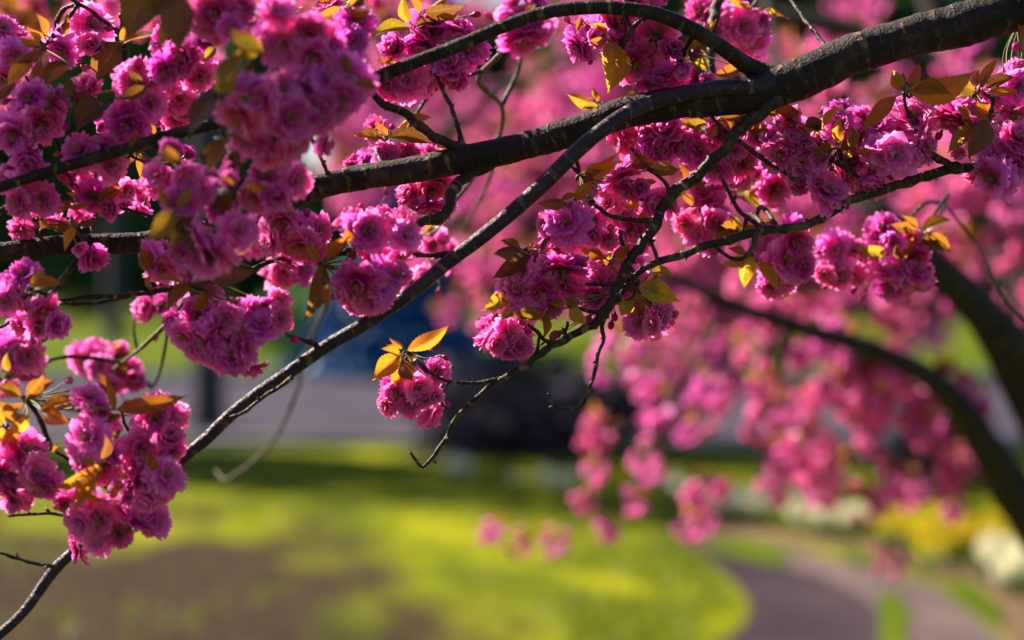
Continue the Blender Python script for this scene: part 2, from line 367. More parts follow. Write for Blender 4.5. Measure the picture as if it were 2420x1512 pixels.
# ------------------------------------------------------------------ petals, blossoms, leaves, buds
def petal_grid(L, W, th0, curl, cup, frill, az, r0, z0, nu, nv, rs, notch=0.16):
    """one petal: rows u from claw to tip, columns v across; returns verts, faces, u"""
    u = np.linspace(0, 1, nu + 1); v = np.linspace(-1, 1, nv + 1)
    ph = rs.uniform(0, 6.28, 4)
    tipv = 1 - 0.20 * v ** 2 - notch * np.exp(-(v / 0.22) ** 2) + 0.07 * np.sin(v * 9 + ph[0]) * rs.uniform(0.4, 1)
    V = []; A = []
    ang = th0 + curl * u ** 1.5
    du = 1.0 / nu
    cx = np.concatenate([[0], np.cumsum(np.sin(ang[1:]) * du)]); cz = np.concatenate([[0], np.cumsum(np.cos(ang[1:]) * du)])
    for i, uu in enumerate(u):
        w = W * (0.16 + 0.84 * math.sin(min(1.0, uu * 1.18 + 0.02) * math.pi * 0.62) ** 0.9) * (1 - 0.22 * max(0, uu - 0.75) / 0.25)
        for j, vv in enumerate(v):
            s = 1 + (tipv[j] - 1) * uu
            ux = uu * s; k = min(nu, ux * nu); k0 = int(k); fr = k - k0; k1 = min(nu, k0 + 1)
            X = cx[k0] * (1 - fr) + cx[k1] * fr; Z = cz[k0] * (1 - fr) + cz[k1] * fr
            a = ang[min(nu, k0)]
            off = cup * vv ** 2 * w - 0.0 + frill * uu ** 2 * (math.sin(vv * 4.3 + ph[1]) * 0.6 + math.sin(vv * 8.1 + ph[2] + uu * 3) * 0.4)
            X = X * L + r0 - math.cos(a) * off; Z = Z * L + z0 + math.sin(a) * off
            V.append((X, vv * w, Z)); A.append(min(1, uu * s * (0.9 + 0.1 * abs(vv)) + 0.0))
    V = np.array(V); c, s = math.cos(az), math.sin(az)
    V = np.stack([V[:, 0] * c - V[:, 1] * s, V[:, 0] * s + V[:, 1] * c, V[:, 2]], 1)
    F = [(i * (nv + 1) + j, i * (nv + 1) + j + 1, (i + 1) * (nv + 1) + j + 1, (i + 1) * (nv + 1) + j) for i in range(nu) for j in range(nv)]
    return V, F, np.array(A)

def blossom_geo(mb, seed, nu, nv, whorls, openness=1.0, M=None, detail=True, mats=(0, 1, 2)):
    """a double cherry flower facing +Z, about one unit in radius, its stalk at the origin below"""
    rs = np.random.default_rng(seed)
    def put(V, F, mi, a):
        if M is not None: V = V @ M[:3, :3].T + M[:3, 3]
        mb.add(V, F, mi, None, a)
    for k, (cnt, th, L, W, curl) in enumerate(whorls):
        a0 = rs.uniform(0, 6.28)
        for i in range(cnt):
            az = a0 + 2 * math.pi * (i + rs.uniform(-0.22, 0.22)) / cnt
            V, F, A = petal_grid(L * rs.uniform(0.78, 1.12), W * rs.uniform(0.8, 1.15), R(th * openness + rs.uniform(-16, 16)), R(curl + rs.uniform(-22, 22)),
                                 rs.uniform(0.0, 0.40), rs.uniform(0.03, 0.11), az, 0.05, 0.06 + 0.03 * k, nu, nv, rs, rs.uniform(0.08, 0.30))
            put(V, F, mats[0], A)
    if detail:
        for i in range(14):                                  # stamens
            az = rs.uniform(0, 6.28); t = R(rs.uniform(4, 34)); l = rs.uniform(0.34, 0.5)
            d = np.array([math.sin(t) * math.cos(az), math.sin(t) * math.sin(az), math.cos(t)])
            q = np.cross(d, [0.3, 0.8, 0.1]); q /= np.linalg.norm(q); q2 = np.cross(d, q)
            b = np.array([0, 0, 0.12]); w = 0.012; e = b + d * l; h = 0.03
            V = np.array([b + q * w, b - q * w * .5 + q2 * w * .87, b - q * w * .5 - q2 * w * .87, e + q * w, e - q * w * .5 + q2 * w * .87, e - q * w * .5 - q2 * w * .87,
                          e + q * h, e + q2 * h, e - q * h, e - q2 * h, e + d * h * 1.5, e - d * h])
            put(V, [(0, 1, 4, 3), (1, 2, 5, 4), (2, 0, 3, 5), (6, 7, 10), (7, 8, 10), (8, 9, 10), (9, 6, 10), (7, 6, 11), (8, 7, 11), (9, 8, 11), (6, 9, 11)], mats[1], 0.5)
        th = np.linspace(0, 2 * math.pi, 8, endpoint=False)   # calyx tube and sepals
        prof = [(-0.36, 0.035), (-0.28, 0.08), (-0.12, 0.13), (0.02, 0.16), (0.10, 0.10)]
        V = np.array([(r * math.cos(t), r * math.sin(t), z) for z, r in prof for t in th])
        put(V, [(i * 8 + k, i * 8 + (k + 1) % 8, (i + 1) * 8 + (k + 1) % 8, (i + 1) * 8 + k) for i in range(4) for k in range(8)], mats[2], 0)
        for i in range(5):
            az = 2 * math.pi * i / 5 + 0.3; c, s = math.cos(az), math.sin(az)
            V = np.array([(0.13, -0.07, 0.0), (0.13, 0.07, 0.0), (0.30, 0.07, -0.02), (0.30, -0.07, -0.02), (0.46, 0, 0.03)])
            V = np.stack([V[:, 0] * c - V[:, 1] * s, V[:, 0] * s + V[:, 1] * c, V[:, 2]], 1)
            put(V, [(0, 3, 2, 1), (3, 4, 2)], mats[2], 0)

BLOSSOMS = []
for k in range(14):
    o_ = [1.0, 0.93, 1.06, 0.85, 1.0, 0.9, 1.08][k % 7]
    mb = MB()
    blossom_geo(mb, 100 + k, 6, 6, [(7, 94, 1.0, 0.41, 14), (8, 80, 0.97, 0.39, 10), (7, 65, 0.87, 0.35, 8), (6, 52, 0.68, 0.29, 8), (4, 34, 0.44, 0.20, 10)], o_)
    BLOSSOMS.append(mb.mesh('blossom', [M_PETAL, M_STAMEN, M_CALYX]))
for k in range(4):                                            # half-open, cupped flowers
    mb = MB()
    blossom_geo(mb, 300 + k, 6, 6, [(6, 52, 0.9, 0.40, -10), (6, 40, 0.9, 0.38, -8), (6, 26, 0.86, 0.34, -4), (5, 14, 0.8, 0.3, 0)], 1.0)
    BLOSSOMS.append(mb.mesh('blossom', [M_PETAL, M_STAMEN, M_CALYX]))

def leaf_mesh(seed, wid=0.23):
    rs = np.random.default_rng(seed); nu, nv = 26, 10
    fold = rs.uniform(0.25, 0.7); arch = rs.uniform(0.02, 0.22); tw = rs.uniform(-0.5, 0.5); wave = rs.uniform(0.0, 0.02); side = rs.uniform(-0.12, 0.12)
    V = []; A = []; U = []
    for i in range(nu + 1):
        u = i / nu
        w = wid * 1.06 * (math.sin(math.pi * min(1, u ** 0.80)) ** 0.95) * (1 - 0.45 * u ** 2.5) + 0.004
        if u > 0.86: w *= 0.7
        for j in range(nv + 1):
            v = (j - nv / 2) / (nv / 2); e = abs(v)
            ww = w * (1 + (0.10 if (i % 2 and e > 0.99) else 0))
            y = v * ww * math.cos(fold * 0.6)
            z = fold * e * ww * 0.8 - arch * (u - 0.25) ** 2 + 0.018 * math.sin((u * 11 - e * 1.6) * 2 * math.pi) * e * (1 - u * 0.5) + wave * math.sin(u * 9 + v * 2)
            t = tw * u; y, z = y * math.cos(t) - z * math.sin(t), y * math.sin(t) + z * math.cos(t)
            V.append((u, y + side * math.sin(u * math.pi) - 0, z)); U.append((u, v * 0.5 + 0.5))
            vein = 1.0 if j == nv // 2 else max(0, math.cos((u * 11 - e * 1.6) * 2 * math.pi)) ** 6 * 0.8
            A.append(vein)
    F = [(i * (nv + 1) + j, (i + 1) * (nv + 1) + j, (i + 1) * (nv + 1) + j + 1, i * (nv + 1) + j + 1) for i in range(nu) for j in range(nv)]
    mb = MB(); mb.add(V, F, 0, U, A)
    return mb.mesh('leaf', [M_LEAF])
LEAVES = [leaf_mesh(40 + k) for k in range(8)]

def bud_mesh(seed):
    rs = np.random.default_rng(seed); mb = MB(); th = np.linspace(0, 2 * math.pi, 12, endpoint=False)
    prof = [(-0.75, 0.10), (-0.6, 0.3), (-0.25, 0.55), (0.15, 0.64), (0.55, 0.55), (0.85, 0.32), (1.0, 0.06)]
    V = []; A = []
    for i, (z, r) in enumerate(prof):
        for t in th:
            rr = r * (1 + 0.10 * math.cos(t * 3 + z * 2.2 + seed)); V.append((rr * math.cos(t), rr * math.sin(t), z)); A.append(0.3 + 0.6 * (z + 0.7) / 1.7)
    F = [(i * 12 + k, i * 12 + (k + 1) % 12, (i + 1) * 12 + (k + 1) % 12, (i + 1) * 12 + k) for i in range(6) for k in range(12)]
    F.append(tuple(range(72, 84))); mb.add(V, F, 0, None, A)
    prof = [(-1.25, 0.08), (-1.1, 0.22), (-0.75, 0.3), (-0.5, 0.46), (-0.2, 0.60)]
    V = [(r * (1.0 if i < 3 else (1 + 0.06 * (k % 2))) * math.cos(t), r * math.sin(t), z - (0.2 if (i == 4 and k % 2) else 0)) for i, (z, r) in enumerate(prof) for k, t in enumerate(th)]
    mb.add(V, [(i * 12 + k, i * 12 + (k + 1) % 12, (i + 1) * 12 + (k + 1) % 12, (i + 1) * 12 + k) for i in range(4) for k in range(12)], 1)
    return mb.mesh('flower_bud', [M_BUD, M_CALYX])
BUDS = [bud_mesh(k) for k in range(3)]

def frame_from(n, x=None):
    """rotation whose Z is n"""
    n = Vector(n).normalized(); x = Vector(x) if x is not None else Vector((random.uniform(-1, 1), random.uniform(-1, 1), random.uniform(-1, 1)))
    x = (x - n * x.dot(n)).normalized(); y = n.cross(x)
    return Matrix(((x.x, y.x, n.x), (x.y, y.y, n.y), (x.z, y.z, n.z)))

# a bunch of small, simply built flowers for the trees further away
M_LEAF_FAR = plain('young_leaf', (0.26, 0.11, 0.015), 0.5, 0.55)
def bunch_geo(mb, seed, centre=None, scale=1.0, nb=8):
    rs = np.random.default_rng(seed)
    for b in range(nb):
        n = rs.normal(size=3); n[2] -= 0.35; n /= np.linalg.norm(n)
        c = n * rs.uniform(0.55, 1.0)
        rot = np.array(frame_from(n, rs.normal(size=3))); s = rs.uniform(0.36, 0.5)
        M = np.eye(4); M[:3, :3] = rot * s * scale; M[:3, 3] = c * scale + (0 if centre is None else centre)
        tube(mb, np.array([(0, 0, 0.12), c * 0.45, c]) * scale + (0 if centre is None else centre), 0.02 * scale, 3, 1, cap=False)
        blossom_geo(mb, seed * 31 + b, 2, 2, [(5, 88, 0.95, 0.5, 15), (5, 60, 0.9, 0.46, 8), (4, 32, 0.75, 0.36, 4)], 1.0, M, False)
    for b in range(4):
        d = rs.normal(size=3); d[2] = abs(d[2]) + 0.3; d /= np.linalg.norm(d); q = np.cross(d, rs.normal(size=3)); q /= np.linalg.norm(q)
        o = d * 0.3; V = np.array([o, o + d * 0.5 + q * 0.22, o + d * 1.15, o + d * 0.5 - q * 0.22]) * scale + (0 if centre is None else centre)
        mb.add(V, [(0, 1, 2, 3)], 1)
BUNCHES = []
for k in range(6):
    mb = MB(); bunch_geo(mb, 500 + k); BUNCHES.append(mb.mesh('blossom_cluster', [M_PETAL_FAR, M_LEAF_FAR]))

# ------------------------------------------------------------------ trees further back
BRANCH_PTS = {}
def px_branch(pts, d0=None, d1=None):
    """rows (x, y, width in photo units[, depth]) -> rows (X, Y, Z, radius)"""
    out = []; n = len(pts)
    for i, p in enumerate(pts):
        d = p[3] if len(p) > 3 else (d0 + (d1 - d0) * i / max(1, n - 1))
        out.append([*P(p[0], p[1], d), p[2] / 2 * d / FPX])
    return np.array(out)
def branch_obj(name, rows, m, parent, step=0.03, sides=10, lump=0.06, seed=0, nodes=0.0, label=None):
    c = catmull(rows, step); rad = np.maximum(c[:, 3], 3e-4).copy()
    if nodes:
        s = np.concatenate([[0], np.cumsum(np.linalg.norm(np.diff(c[:, :3], axis=0), axis=1))])
        k = 0.01
        while k < s[-1]:
            rad *= 1 + nodes * random.uniform(0.4, 1.2) * np.exp(-((s - k) / (0.0035 if nodes > 0.1 else 0.012)) ** 2); k += random.uniform(0.014, 0.04) if nodes > 0.1 else random.uniform(0.05, 0.2)
        c = c.copy()
        for i in range(len(c)):
            w = rad[i] * (0.6 if nodes > 0.1 else 0.12)
            c[i, :3] += w * np.array(mnoise.noise_vector(Vector(c[i, :3] * (75 if nodes > 0.1 else 16) + seed)))
    mb = MB(); tube(mb, c[:, :3], rad, sides, 0, lump, seed)
    if nodes > 0.1:                                           # short spurs and winter buds at the nodes
        k = random.uniform(0.01, 0.03)
        while k < s[-1] - 0.01:
            i = int(np.searchsorted(s, k)); t = c[min(i + 1, len(c) - 1), :3] - c[i, :3]; t /= np.linalg.norm(t) + 1e-9
            q = np.cross(t, [random.uniform(-1, 1), random.uniform(-1, 1), random.uniform(-1, 1)]); q /= np.linalg.norm(q) + 1e-9
            l = random.uniform(0.003, 0.008); e = c[i, :3] + q * (rad[i] * 0.6 + l) + t * l * random.uniform(0.2, 0.8); b0 = c[i, :3] + q * rad[i] * 0.5
            w = random.uniform(0.0011, 0.0019); tube(mb, [b0, (b0 + e) / 2, e], [w, w * 1.15, w * 0.35], 6); k += random.uniform(0.015, 0.05)
    o = mb.obj(name, [m], parent)
    if label: o['label'] = label
    return o, np.column_stack([c[:, :3], rad])

def far_cherry(label, branches, twigs, d, n_clusters, size, jitter, m, seed, extra=()):
    """a blossoming cherry seen out of focus: limbs, twigs and bunches of flowers set along the twigs"""
    rs = np.random.default_rng(seed)
    base = px_branch(branches[0][:1], d, d)[0]
    root = empty('cherry_tree', (base[0], base[1], 0)); tag(root, label, 'cherry tree')
    off = np.array([base[0], base[1], 0, 0])
    allp = []
    for i, b in enumerate(branches):
        branch_obj('trunk' if i == 0 else 'branch', px_branch(b, d, d) - off, m, root, 0.06, 10, 0.13, i)
    for i, b in enumerate(twigs):
        _, c = branch_obj('twig', px_branch(b, d, d) - off, m, root, 0.07, 6, 0.03, i)
        if b[0][2] > 7.5 and b[-1][1] < 1175: allp.append(c[len(c) // 6:])
    pts = np.vstack(allp)
    for k in range(n_clusters + len(extra)):
        if k < n_clusters: p = pts[rs.integers(len(pts))][:3] + rs.normal(size=3) * jitter * np.array([1, 1.6, 1])
        else: p = P(*extra[k - n_clusters]) - off[:3]
        o = bpy.data.objects.new('blossom_cluster', BUNCHES[k % len(BUNCHES)]); link(o, root)
        o.location = p; o.scale = [size * (rs.uniform(0.7, 1.25) if k < n_clusters else 0.62)] * 3; o.rotation_euler = (rs.uniform(-0.4, 0.4), rs.uniform(-0.4, 0.4), rs.uniform(0, 6.28))
    return root

# the cherry on the right whose dark limbs fork up from the frame's corner
rt = [[(2790, 1915, 330, 5.6), (2760, 1750, 240, 5.6), (2710, 1550, 220, 5.55), (2640, 1350, 200, 5.5)],
      [(2650, 1400, 170, 5.5), (2500, 1290, 130, 5.45), (2410, 1180, 108, 5.4), (2340, 1075, 90, 5.3), (2280, 980, 74, 5.2), (2200, 895, 58, 5.1), (2060, 825, 46, 5.0), (1880, 770, 40, 4.95), (1720, 715, 34, 4.9), (1560, 640, 22, 4.9)],
      [(2650, 1420, 190, 5.5), (2560, 1100, 145, 5.4), (2435, 875, 115, 5.2), (2300, 715, 92, 5.1), (2190, 610, 80, 5.0), (2080, 500, 62, 5.0), (1980, 420, 46, 5.1), (1900, 320, 36, 5.3), (1840, 150, 28, 5.5), (1800, -80, 20, 5.7)],
      [(2660, 1400, 200, 5.5), (2590, 1000, 190, 5.6), (2500, 750, 180, 5.7), (2415, 540, 165, 5.8), (2360, 380, 120, 5.9), (2290, 200, 90, 6.0), (2180, -60, 60, 6.1)],
      [(2600, 1300, 110, 5.5), (2440, 1030, 52, 5.2), (2350, 840, 44, 5.0), (2290, 740, 34, 4.8)],
      [(2300, 220, 80, 6.0), (2080, 90, 55, 6.1), (1800, 40, 44, 6.2), (1500, 90, 36, 6.3), (1240, 190, 28, 6.4), (1020, 330, 20, 6.4)]]
tw = [[(1880, 770, 18, 4.95), (1840, 900, 12), (1860, 1000, 9), (1810, 1080, 6)], [(1720, 715, 18), (1650, 850, 12), (1570, 980, 10), (1510, 1120, 7), (1495, 1200, 5)],
      [(1580, 650, 16), (1500, 780, 10), (1450, 900, 7)], [(1450, 900, 7), (1400, 1130, 6), (1370, 1220, 5)], [(2060, 825, 18), (1990, 930, 12), (2050, 1060, 9), (2180, 1160, 5)],
      [(2060, 825, 18), (1950, 900, 12), (1900, 1050, 8), (1870, 1150, 5)], [(2200, 895, 20), (2120, 900, 12), (2060, 960, 8)], [(1880, 770, 18), (1740, 880, 12), (1640, 960, 9), (1600, 1080, 6)],
      [(2190, 610, 22), (2090, 690, 14), (1950, 740, 8)], [(2080, 500, 22), (1950, 590, 14), (1800, 660, 9), (1720, 640, 5)], [(1980, 420, 20), (1850, 430, 12), (1750, 520, 8), (1660, 560, 5)],
      [(2300, 715, 22), (2330, 640, 12), (2300, 560, 8), (2240, 500, 6)], [(2425, 870, 20), (2390, 700, 14), (2400, 620, 9)], [(2280, 980, 18), (2200, 1050, 10), (2150, 1130, 6)],
      [(1900, 320, 20), (2020, 250, 12), (2120, 200, 8), (2200, 260, 5)], [(2290, 200, 20), (2360, 250, 12), (2400, 330, 8)], [(2360, 380, 20), (2280, 400, 12), (2200, 350, 8)],
      [(2410, 540, 20), (2330, 480, 12), (2240, 440, 8)], [(1240, 190, 14, 6.4), (1300, 330, 10, 6.3), (1270, 450, 8, 6.2), (1330, 560, 5, 6.2)], [(1240, 190, 14, 6.4), (1160, 330, 10, 6.3), (1130, 480, 8, 6.2), (1060, 620, 6, 6.0), (1070, 700, 4, 6.0)],
      [(1500, 90, 18, 6.3), (1450, 260, 12, 6.2), (1400, 400, 9, 6.1), (1380, 500, 5, 6.1)], [(1800, 40, 18, 6.2), (1850, 160, 12, 6.2), (1960, 300, 9, 6.2), (2050, 330, 6, 6.2)],
      [(1020, 330, 14, 6.4), (960, 440, 9, 6.3), (1000, 560, 6, 6.2), (1120, 680, 4, 6.1)], [(1240, 190, 14, 6.4), (1080, 210, 10, 6.4), (960, 130, 8, 6.4), (860, 90, 5, 6.4)], [(1800, 40, 18, 6.2), (1640, 10, 12, 6.2), (1560, -60, 8, 6.2)],
      [(2080, 90, 18, 6.1), (2000, 20, 12, 6.1), (1950, -50, 6, 6.1)], [(1370, 1215, 5, 4.9), (1300, 1280, 4, 4.85), (1220, 1285, 4, 4.8), (1160, 1245, 3, 4.8)], [(1440, 300, 10, 6.2), (1240, 420, 8, 6.0), (1180, 590, 6, 5.8), (1230, 700, 4, 5.7)]]
tw = [[(p + (5.0,)) if len(p) == 3 else p for p in t] for t in tw]
rt = [[(p[0], p[1], p[2], p[3] * (1.2 if j in (1, 2) else 1.3)) for p in t] for j, t in enumerate(rt)]; tw = [[(p[0], p[1], p[2], p[3] * 1.3 + (0.35 if p[0] > 1850 else 0.1) * min(1, i)) for i, p in enumerate(t)] for t in tw]
far_cherry('pink cherry tree with dark forking limbs rising at the right edge', rt, tw, 6.5, 255, 0.062, 0.09, M_BARK_FAR, 3,
           [(1160, 1250, 6.2), (1225, 1285, 6.2), (1305, 1280, 6.2), (1405, 1115, 6.3), (1375, 1190, 6.3), (1500, 1185, 6.3), (1430, 1248, 6.3), (1640, 1248, 6.3), (1540, 1110, 6.3), (1620, 1020, 6.3), (2180, 1160, 6.4), (2090, 1150, 6.4)])


# the cherry further back, standing on the verge behind the path
g = G(1820, 1132)
d19 = float(np.dot(g - CAM, FWD))
t2 = [[(1822, 1138, 46), (1820, 1080, 36), (1816, 960, 32), (1822, 850, 30)], [(1822, 860, 28), (1760, 740, 22), (1660, 620, 16), (1560, 520, 10)], [(1822, 860, 28), (1900, 720, 22), (2000, 600, 16), (2120, 520, 10)], [(1822, 860, 26), (1830, 700, 20), (1850, 520, 14), (1840, 350, 8)]]
tw2 = [[(1700, 670, 8), (1560, 640, 5), (1450, 660, 3)], [(1660, 620, 8), (1600, 520, 5), (1560, 400, 3)], [(1760, 740, 8), (1650, 760, 5), (1580, 820, 3)], [(1950, 660, 8), (2080, 680, 5), (2180, 740, 3)], [(2000, 600, 8), (2060, 480, 5), (2140, 400, 3)],
       [(1840, 650, 8), (1760, 560, 5), (1720, 440, 3)], [(1845, 560, 8), (1940, 470, 5), (1960, 350, 3)], [(1850, 500, 8), (1800, 380, 5), (1760, 280, 3)], [(1900, 720, 7), (1960, 800, 5), (2060, 850, 3)], [(1760, 740, 7), (1700, 860, 5), (1640, 900, 3)]]
far_cherry('distant pink cherry tree with thin dark trunk behind the flower bed', t2, tw2, d19, 150, 0.17, 0.24, M_BARK_FAR, 5)

# the cherry across the road, behind the spruce: soft pink behind the middle of the boughs
g = G(1190, 884); d39 = float(np.dot(g - CAM, FWD))
t3 = [[(1192, 888, 50), (1190, 800, 40), (1186, 700, 36), (1190, 600, 32)], [(1190, 610, 28), (1090, 480, 20), (980, 360, 12), (930, 260, 6)], [(1190, 610, 28), (1320, 480, 20), (1440, 380, 12), (1520, 300, 6)], [(1190, 610, 26), (1200, 430, 18), (1220, 250, 12), (1210, 60, 6)]]
tw3 = [[(1090, 480, 10), (980, 470, 8), (880, 430, 4)], [(1090, 480, 10), (1060, 340, 8), (1020, 180, 4)], [(1320, 480, 10), (1420, 520, 8), (1540, 540, 4)], [(1320, 480, 10), (1360, 330, 8), (1420, 180, 4)], [(1200, 430, 10), (1130, 300, 8), (1120, 130, 4)], [(1220, 250, 10), (1320, 160, 8), (1380, 40, 4)],
       [(1440, 380, 10), (1560, 380, 8), (1660, 420, 4)], [(1200, 430, 10), (1270, 340, 8), (1290, 200, 4)], [(1090, 480, 10), (1030, 560, 8), (980, 620, 4)], [(1320, 480, 10), (1360, 580, 8), (1400, 640, 4)], [(980, 360, 8.5), (890, 300, 7), (840, 210, 4)], [(1210, 60, 8.5), (1100, 20, 7), (1000, 40, 4)]]
far_cherry('pale pink cherry tree across the road, blurred behind the middle boughs', t3, tw3, d39, 85, 0.36, 0.30, M_BARK_FAR, 8)

# the cherry to the left, mostly beyond the frame: it shades the left half of the near boughs
def left_cherry():
    rs = np.random.default_rng(21)
    bx, by = -3.7, 5.2
    root = empty('cherry_tree', (bx, by, 0)); tag(root, 'pink cherry tree peeking out of focus into the top left corner', 'cherry tree')
    def br(name, rows): return branch_obj(name, np.array(rows, float) - np.array([bx, by, 0, 0]), M_BARK_FAR, root, 0.1, 9, 0.05, 1)
    br('trunk', [(bx, by, -0.05, .17), (bx + .05, by, .8, .13), (bx + .1, by - .05, 1.7, .12)])
    br('branch', [(bx + .1, by - .05, 1.6, .09), (bx + .5, by - .5, 2.4, .06), (bx + .7, by - 0.9, 3.1, .04), (bx + 1.0, by - 1.5, 3.8, .02)])
    br('branch', [(bx + .1, by - .05, 1.6, .09), (bx + .9, by - .2, 2.2, .05), (bx + 2.0, by - .4, 2.45, .03), (bx + 2.9, by - .6, 2.30, .012), (bx + 3.4, by - .6, 2.25, .006)])
    br('branch', [(bx + .1, by - .05, 1.6, .09), (bx - .5, by + .1, 2.6, .05), (bx - .9, by + .2, 3.4, .02)])
    cm = MB()
    cc = np.array([-2.68, 3.69, 3.84])
    for k in range(300):                                     # unseen part of the crown, placed up-sun to shade the left boughs
        n = rs.normal(size=3); n /= np.linalg.norm(n)
        p = cc + n * np.array([0.56, 0.56, 0.56]) * rs.uniform(0.15, 1) ** 0.5
        if k % 6 == 0: p = np.array([bx - 0.4, by + .1, 3.2]) + n * 0.7
        bunch_geo(cm, 900 + k, p - np.array([bx, by, 0]), 0.06, 6)
    cr = cm.obj('crown', [M_PETAL_FAR, M_LEAF_FAR], root); cr['kind'] = 'stuff'
    for (x, y, d) in [(20, 10, 4.6), (80, 40, 4.7), (150, 5, 4.7), (10, 90, 4.6), (60, 130, 4.8), (230, 20, 4.6), (30, 190, 4.7), (330, 10, 4.8), (420, 30, 4.7), (520, 10, 4.7), (600, 40, 4.8), (690, 15, 4.7), (760, 50, 4.7), (110, 90, 5), (-20, 250, 4.7),
                      (840, 30, 4.8), (880, 80, 4.8), (940, 20, 4.8), (610, 20, 4.9), (720, 80, 4.8), (470, 90, 4.8), (30, 40, 4.9), (190, 60, 4.9), (860, 130, 4.7), (1000, 10, 4.8), (800, 10, 4.8)]:
        o = bpy.data.objects.new('blossom_cluster', BUNCHES[rs.integers(6)]); link(o, root)
        o.location = P(x, y, d) - np.array([bx, by, 0]); o.scale = [rs.uniform(0.05, 0.075)] * 3; o.rotation_euler = rs.uniform(-1, 1, 3)
left_cherry()

# ------------------------------------------------------------------ green trees, shrubs, spruce
def foliage(mb, centre, rad, n, size, seed, cone=False):
    """leaf clumps through a crown's volume, denser towards uneven lobes"""
    rs = np.random.default_rng(seed); lobes = [np.zeros(3)] if cone else [rs.normal(size=3) * 0.42 for _ in range(9)]
    V = []; F = []
    for i in range(n):
        if cone:
            h = rs.uniform(0, 1) ** 1.3; a = rs.uniform(0, 6.28); r = (1 - h) * (0.65 + 0.35 * rs.uniform()) * (1 + 0.18 * math.sin(h * 40))
            p = np.array([r * math.cos(a) * rad[0], r * math.sin(a) * rad[1], h * rad[2] - r * 0.12])
        else:
            q = rs.normal(size=3); q /= np.linalg.norm(q); p = (lobes[i % 9] + q * 0.55 * rs.uniform(0.3, 1) ** 0.4) * rad
        p = p + centre
        a = rs.normal(size=3); a /= np.linalg.norm(a); b = np.cross(a, rs.normal(size=3)); b /= np.linalg.norm(b)
        s = size * rs.uniform(0.6, 1.3)
        k = len(V); V += [p - a * s, p + b * s * 0.55, p + a * s, p - b * s * 0.55]; F.append((k, k + 1, k + 2, k + 3))
    mb.add(V, F)
M_GREEN = plain('dark_leaf', (0.065, 0.15, 0.045), 0.6, 0.6, 0.5, 0.4)
M_GREEN2 = plain('mid_leaf', (0.07, 0.11, 0.015), 0.6, 0.3, 0.5, 0.4)
M_BLUE = plain('blue_needles', (0.016, 0.10, 0.26), 0.6, None, 0.4, 0.8)
M_SHRUB = plain('shrub_leaf', (0.060, 0.055, 0.075), 0.6, 0.3, 0.5, 2)
M_TRUNK = bark_material('grey_bark', (0.02, 0.02, 0.028), (0.04, 0.038, 0.05), (0.07, 0.06, 0.07), 0.9, 0.5)

def green_tree(label, px, base_y, width, crown_c, crown_r, n, m, seed, leaf=0.22, cat='tree', group=None, lean=0.0):
    b = G(px, base_y); d = float(np.dot(b - CAM, FWD)); r = width / 2 * d / FPX
    root = empty('tree', (b[0], b[1], 0)); tag(root, label, cat, group)
    h = crown_c[2]
    branch_obj('trunk', np.array([(0, 0, -0.1, r * 1.35), (0.02, 0, 0.5, r * 1.02), (lean * .5, 0, h * 0.5, r * 0.9), (lean, 0, h, r * 0.6)]), M_TRUNK, root, 0.25, 10, 0.07, seed)
    for k in range(4):
        a = k * 1.57 + seed; branch_obj('limb', np.array([(lean * .6, 0, h * 0.62, r * 0.5), (lean * .6 + math.cos(a) * crown_r[0] * 0.35, math.sin(a) * crown_r[1] * 0.35, h * 0.9, r * 0.33), (lean * .6 + math.cos(a) * crown_r[0] * 0.7, math.sin(a) * crown_r[1] * 0.7, h * 1.1, r * 0.12)]), M_TRUNK, root, 0.3, 7, 0.05, seed)
    mb = MB(); foliage(mb, np.array(crown_c), np.array(crown_r), n, leaf, seed); mb.obj('crown', [m], root)
    return root

green_tree('dark trunked tree on the near side of the road casting shadow', 487, 1012, 78, (-0.3, 0.2, 6.2), (2.6, 2.6, 2.0), 5000, M_GREEN2, 1, 0.17)
green_tree('tree with slim dark trunk on the far lawn, upper left', 268, 812, 44, (0, 0, 8.0), (4.6, 4, 3.2), 6000, M_GREEN, 2, 0.28)
green_tree('street tree at the upper left edge shading the far end of the lawn', -489, 1064, 70, (0, 0, 5.2), (2.7, 2.6, 1.9), 5200, M_GREEN2, 77, 0.16)
far = [(-60, 745, (0, 0, 7), (7, 5, 5.2), M_GREEN2, 'leafy green tree at the far left end of the tree line'),
       (560, 742, (0, 0, 8.5), (6, 5, 5.4), M_GREEN, 'dark green tree of the far tree line, behind the slim trunk'),
       (980, 740, (0, 0, 10.0), (6.5, 5, 5.4), M_GREEN, 'tall dark tree of the far tree line, above the blue spruce'),
       (1420, 742, (0, 0, 10.5), (6.0, 5, 5.6), M_GREEN, 'tall dark tree of the far tree line, behind the boughs in the centre'),
       (1830, 742, (0, 0, 8.5), (6.5, 5, 6.0), M_GREEN, 'dark tree of the far tree line, behind the distant cherry'),
       (2300, 742, (0, 0, 8.0), (7, 5, 6.2), M_GREEN, 'dark tree at the right end of the far tree line')]
for i, (x, y, c, r, m, lab) in enumerate(far):
    green_tree(lab, x, y, 46, c, r, 7000, m, 30 + i, 0.55, group='far tree line')

# the blue spruce across the road
b = G(930, 888); root = empty('spruce_tree', (b[0], b[1], 0)); tag(root, 'dark blue spruce with sloping sides across the road', 'tree')
branch_obj('trunk', np.array([(0, 0, -0.05, 0.13), (0, 0, 1.2, 0.10), (0, 0, 3.0, 0.03)]), M_TRUNK, root, 0.2, 8, 0.05, 2)
mb = MB(); foliage(mb, np.array([0, 0, 0.15]), np.array([1.65, 1.5, 3.0]), 5200, 0.13, 9, True); mb.obj('crown', [M_BLUE], root)

